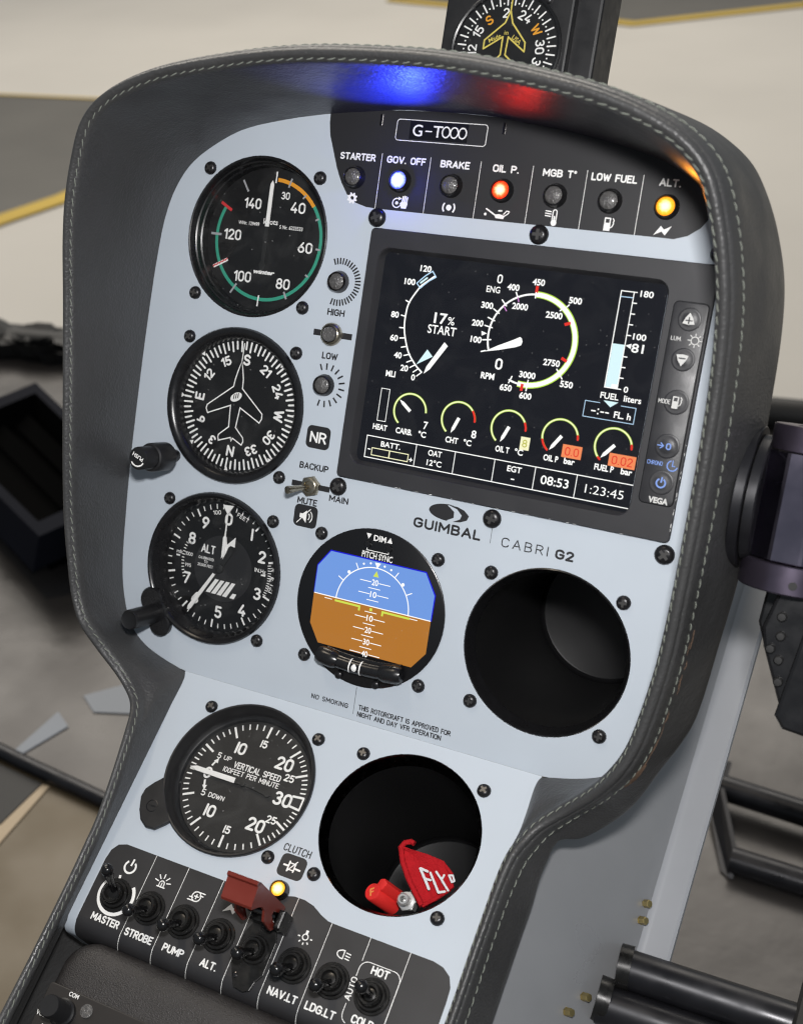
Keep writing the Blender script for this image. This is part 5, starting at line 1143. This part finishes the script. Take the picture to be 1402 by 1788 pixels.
# ================================================================== things in the lower hole
def lw(P, h): return [(x, -s, h) for x, s in P]
t = thing('streamer_tag', 'red embroidered cloth tag with silver letters FLY, folded in the lower hole', 'tag', FL)
b = MB()
L = [(134.6, 50.9), (138.6, 57), (143.4, 62.6), (148.6, 67.6), (154.6, 73.0)]; Rr = [(139.4, 50.3), (148, 50.0), (156.4, 50.6), (162.2, 54.6), (165.0, 59.6)]
G = []
for i in range(9):
    f = i / 8 * 4; a = int(min(f, 3.999)); u = f - a
    l = Vector(L[a]).lerp(Vector(L[a + 1]), u); r = Vector(Rr[a]).lerp(Vector(Rr[a + 1]), u)
    G.append([(*(l.lerp(r, j / 8)), -10 - 1.0 * sin(j / 8 * pi * 1.4) + 1.2 * cos(i / 8 * 3)) for j in range(9)])
vs = [(p[0], -p[1], p[2]) for r in G for p in r]; N9 = len(vs)
vs += [(p[0], p[1], p[2] - 1.6) for p in vs]
fs = [(i * 9 + j, (i + 1) * 9 + j, (i + 1) * 9 + j + 1, i * 9 + j + 1) for i in range(8) for j in range(8)]
fs += [tuple(N9 + q for q in f[::-1]) for f in fs]
ed = [j for j in range(9)] + [i * 9 + 8 for i in range(1, 9)] + [72 + j for j in range(7, -1, -1)] + [i * 9 for i in range(7, 0, -1)]
fs += [(ed[k], ed[(k + 1) % len(ed)], N9 + ed[(k + 1) % len(ed)], N9 + ed[k]) for k in range(len(ed))]
b.add(vs, fs, 0, True); b.build('cloth', M['tagred'], t)
b = MB()
def hpt(p): return [(q[0], -q[1], q[2]) for q in p]
b.tube(hpt([(q[0], q[1], -9.2) for q in [(140.6, 46.6), (138.6, 46.2), (136.0, 47.6), (134.9, 50.4), (138.6, 57), (143.4, 62.6), (148.6, 67.6), (154.4, 72.8)]]), 1.35, 10)
b.tube(hpt([(q[0], q[1], -9.6) for q in [(135.2, 50), (139.4, 50.3), (148, 50.0), (156.4, 50.6), (162.6, 54.6)]]), .8, 8); b.tube(hpt([(154.4, 72.8, -9.4), (159.4, 67.5, -9.6), (164, 61.4, -9.6)]), .9, 8); b.build('hem', M['tagred'], t)
b = MB(); hz = -7.6
def seg(P, w): b.stroke([(x, -s) for x, s in P], w, hz)
seg([(148.0, 57.2), (155.2, 64.8)], 1.25); seg([(148.2, 57.1), (151.8, 57.4)], 1.1); seg([(151.6, 60.9), (154.4, 60.8)], 1.0)
seg([(153.2, 57.6), (160.0, 64.9), (162.6, 63.6)], 1.1); seg([(155.6, 56.2), (159.3, 58.9), (159.7, 56.6)], 1.0); seg([(159.3, 58.9), (163.9, 62.6)], 1.0)
seg([(161.9, 55.9), (164.2, 58.4), (165.2, 57.6), (163.6, 55.4), (161.9, 55.9)], .9)
b.build('lettering', M['silver'], t)
t = thing('circuit_plug', 'small red plastic plug marked F lying in the lower hole', 'plug', FL @ Matrix.Translation(Vector((129.6, -74.4, -9)) * MM) @ Matrix.Rotation(rad(-24), 4, 'Y'))
b = MB(); b.lathe([(4.3, -17), (4.3, -.6), (3.9, 0), (3.4, 0), (3.3, -.3), (0, -.3)], 28); b.prism([(0.6, 3.0), (3.6, 1.2), (5.6, 2.4), (7.0, 5.4), (4.2, 7.4), (2.0, 6.8)], -15, -.2, 0, .5); b.build('body', M['plugred'], t)
b = MB(); b.text('F', 0, 0, 3.8, .2, rot=28, z=-.2); b.build('lettering', M['plugorange'], t)
t = thing('pipe_fitting', 'silver threaded pipe fitting between the red plug and red tag', 'fitting', FL @ Matrix.Translation(Vector((145.2, -72.6, -11)) * MM) @ Matrix.Rotation(rad(8), 4, 'X'))
b = MB(); b.prism([pol(60 * k + 8, 4.9) for k in range(6)], -9, -3, 0, .5); b.build('nut', M['steel'], t)
b = MB(); b.lathe([(4.2, -3.2), (4.1, -2.4), (2.6, -2.2), (2.5, 1.4), (2.9, 1.8), (2.9, 2.6), (2.2, 3.4), (1.5, 3.4), (1.2, 2.6), (1.1, -3)], 28); b.build('nozzle', M['steel'], t)

# ================================================================== magnetic compass on top
t = thing('vertical_card_compass', 'black box compass with yellow aircraft outline standing behind the hood', 'compass', at(FU, 104.1, 101.7, -30))
b = MB(); b.prism(rrect(-33.4, 30.2, -40, 40, 3), -40, -.5, 0, 1.2); b.box(28, 42, -40, 40, -34, -6, bev=1.5); b.build('case', M['blacksatin'], t)
b = MB(); b.lathe([(27.4, -.6), (27.3, 1.2), (26.6, 1.6), (25.8, 1.2), (25.4, -.3)], 64); b.build('bezel', M['blackgloss'], t)
b = MB(); b.disc((0, 0), 25.8, -.42, seg=64); dl = b.build('dial_face', M['dial'], t)
b = MB(); z = -.36
for k in range(36): b.stroke([pol(k * 10 + 4, 24.4), pol(k * 10 + 4, 20.4)], .75, z); b.disc(pol(k * 10 + 9, 21.2), .42, z, 0, 8)
for tx, a in (('12', 267), ('15', 297), ('2', 352), ('24', 26), ('30', 84), ('33', 113)):
    x, y = pol(a, 16.8); b.text(tx, x, y, 4.6, .16, None, -a if tx not in ('2',) else 0, z, cond=.95)
b.build('scale_marks', M['white'], dl)
b = MB()
for tx, a in (('S', 322), ('W', 56), ('E', 237), ('N', 147)): x, y = pol(a, 16.6); b.text(tx, x, y, 4.6, .17, None, -a, z)
b.build('cardinal_letters', M['amber'], dl)
b = MB(); b.stroke([(0, 24), (0, 17.6)], .7, .2)
b.stroke([(0, 17.6), (-1.9, 12), (-11, 3.8), (-11, -.2), (-2, 5.6), (-2, -2.6), (-4, -5), (-4, -12)], .75, .2); b.stroke([(0, 17.6), (1.8, 12), (9.4, 3.4), (9.6, -.8), (.7, 5.6), (.4, -2.6), (3.4, -5), (3.4, -12)], .75, .2)
b.ftext('Made', -6, 4.9, 1.9, 6.2, .01, rot=26, z=.2); b.ftext('in', -.6, 7.6, 1.9, 2.0, .01, z=.2); b.ftext('USA', 5.0, 4.5, 2.0, 5.2, .01, rot=-34, z=.2)
b.build('aircraft_outline', M['yellow'], t)
b = MB(); b.lathe([(0, -.3), (2.6, -.3), (2.6, .6), (1.8, 1.2), (0, 1.2)][::-1], 20, (17, 23.5)); b.build('screw', M['screw'], t)
b = MB(); b.disc((0, 0), 26, .6, seg=48); b.build('glass', M['glass'], t)

# ================================================================== clamp on the right of the pod
t = thing('mount_clamp', 'dark purple anodised cylindrical clamp bolted to the hood\'s right side', 'clamp', at(FU, 279, -84, 4))
def cyl_y(prof, seg=64):      # lathe about the panel's y axis
    b = MB(); b.lathe(prof, seg); b.xf(0, Matrix.Rotation(rad(-90), 4, 'X')); return b
b = MB(); b.prism([pol(36 * k + 12 + d, 19.6) for k in range(10) for d in (-2.2, 2.2)], -23, 21.5, 0, .5); b.xf(0, Matrix.Rotation(rad(90), 4, 'X')); b.build('barrel', M['barrel'], t)
b = cyl_y([(0, 23.4), (17.6, 23.4), (18, 23.8), (18, 33.4), (17.4, 34), (9, 34), (8.8, 31), (0, 31)]); b.build('top_collar', M['purple'], t)
b = cyl_y([(0, -34), (20.2, -34), (20.8, -33.4), (20.8, -22.4), (20.4, -22), (0, -22)]); b.build('bottom_collar', M['purple'], t)
b = MB(); b.lathe([(0, 0), (30, 0), (30.4, .5), (30.4, 4), (30, 4.4), (26, 4.4)], 64); b.xf(0, Matrix.Translation(Vector((-25.5, 1, -2))) @ Matrix.Rotation(rad(90), 4, 'Y')); b.build('flange', M['tube'], t)
b = MB(); b.lathe([(27, 0), (27, 3.6), (26.4, 4.2), (0, 4.2)], 64); b.xf(0, Matrix.Translation(Vector((-20.6, 1, -2))) @ Matrix.Rotation(rad(90), 4, 'Y')); b.build('flange_ring', M['tube'], t)
b = MB(); b.lathe([(0, .4), (1.7, .4), (1.7, -.5)][::-1], 20); b.xf(0, Matrix.Translation(Vector((3.4, -29.4, 20.7))) @ Matrix.Rotation(rad(10), 4, 'Y')); b.build('grub_screw', M['rubber'], t)
t = thing('arm_bracket', 'faceted black bracket with bolt heads hanging below the purple clamp', 'bracket', at(FU, 279, -84, 4))
b = MB(); b.prism([(-2, -33), (24, -33), (34, -40), (34, -86), (12, -87), (6, -80), (-4, -58), (-6, -50)], -16, 12, 0, 1.5); b.build('plate', M['blackgloss'], t)
b = MB(); b.prism([(-9, -33), (0, -33), (3, -80), (-4, -66), (-10, -52)], -24, -8, 0, 1.2); b.prism([(11, -45), (40, -42), (40, -92), (10, -89), (6, -84)], 8, 18, 0, 1.5); b.build('side_plate', M['blackgloss'], t)
for x, y in ((1, -44), (2, -52), (-1, -58), (3, -62), (4.5, -71)):
    b = MB(); b.lathe([(2.0, 0), (2.0, 1.4), (1.5, 2.0), (0, 2.1)], 20, (x, y), z=11.9); b.build('bolt_head', M['rubber'], t)

# ================================================================== radio below the switches
t = thing('radio_shroud', 'textured dark plastic shroud with rounded corner below the switch strip', 'shroud', FL)
vs, fs = [], []
b = MB(); O2 = rrect(0.5, 190, -300, -141.8, 16, 8)
n = len(O2); lv = [(-24, 0), (-6, 0), (-1.5, 1.0), (1.6, 3.0), (3.6, 6.2), (4.6, 10.5), (5.0, 16), (5.0, 24)]
rows = []
for z, off in lv:
    rows += [(95 + (x - 95) * (1 - off / 95.), -220 + (y + 220) * (1 - off / 79.), z) for x, y in O2]
b.add(rows, [(k * n + i, k * n + (i + 1) % n, (k + 1) * n + (i + 1) % n, (k + 1) * n + i) for k in range(len(lv) - 1) for i in range(n)] + [tuple((len(lv) - 1) * n + i for i in range(n))], 0, True)
b.build('shell', M['shroud'], t)
t = thing('radio', 'dark radio face with COM and VOL lettering at the lower left', 'radio', FL)
b = MB(); b.prism(rrect(4.0, 170, -230, -166.8, 2.0), 3.6, 6.8, 0, .5); b.build('face', M['radio'], t)
b = MB(); b.prism([(44, -177), (120, -177), (120, -215), (38, -215)], 6.9, 7.3); b.build('display_window', M['sticker'], t)
b = MB(); b.lathe([(6.4, 6.8), (6.4, 9), (5.6, 9.6), (5.3, 10), (5.2, 21), (4.7, 22), (0, 22)], 36, (17.4, -177.4)); b.build('volume_knob', M['knob'], t)
b = MB(); b.lathe([(3.2, 6.9), (3.1, 7.4), (0, 7.7)], 28, (28.2, -172.6)); b.build('photo_sensor', M['lensoff'], t)
b = MB(); b.ftext('COM', 18.6, -168.6, 1.9, 5.4, .02, z=6.95); b.ftext('VOL', 6.8, -181.4, 2.0, 5.0, .02, z=6.95); b.ftext('PUSH', 13, -186.2, 1.9, 6.6, .02, z=6.95); b.build('lettering', M['whiteprint'], t)
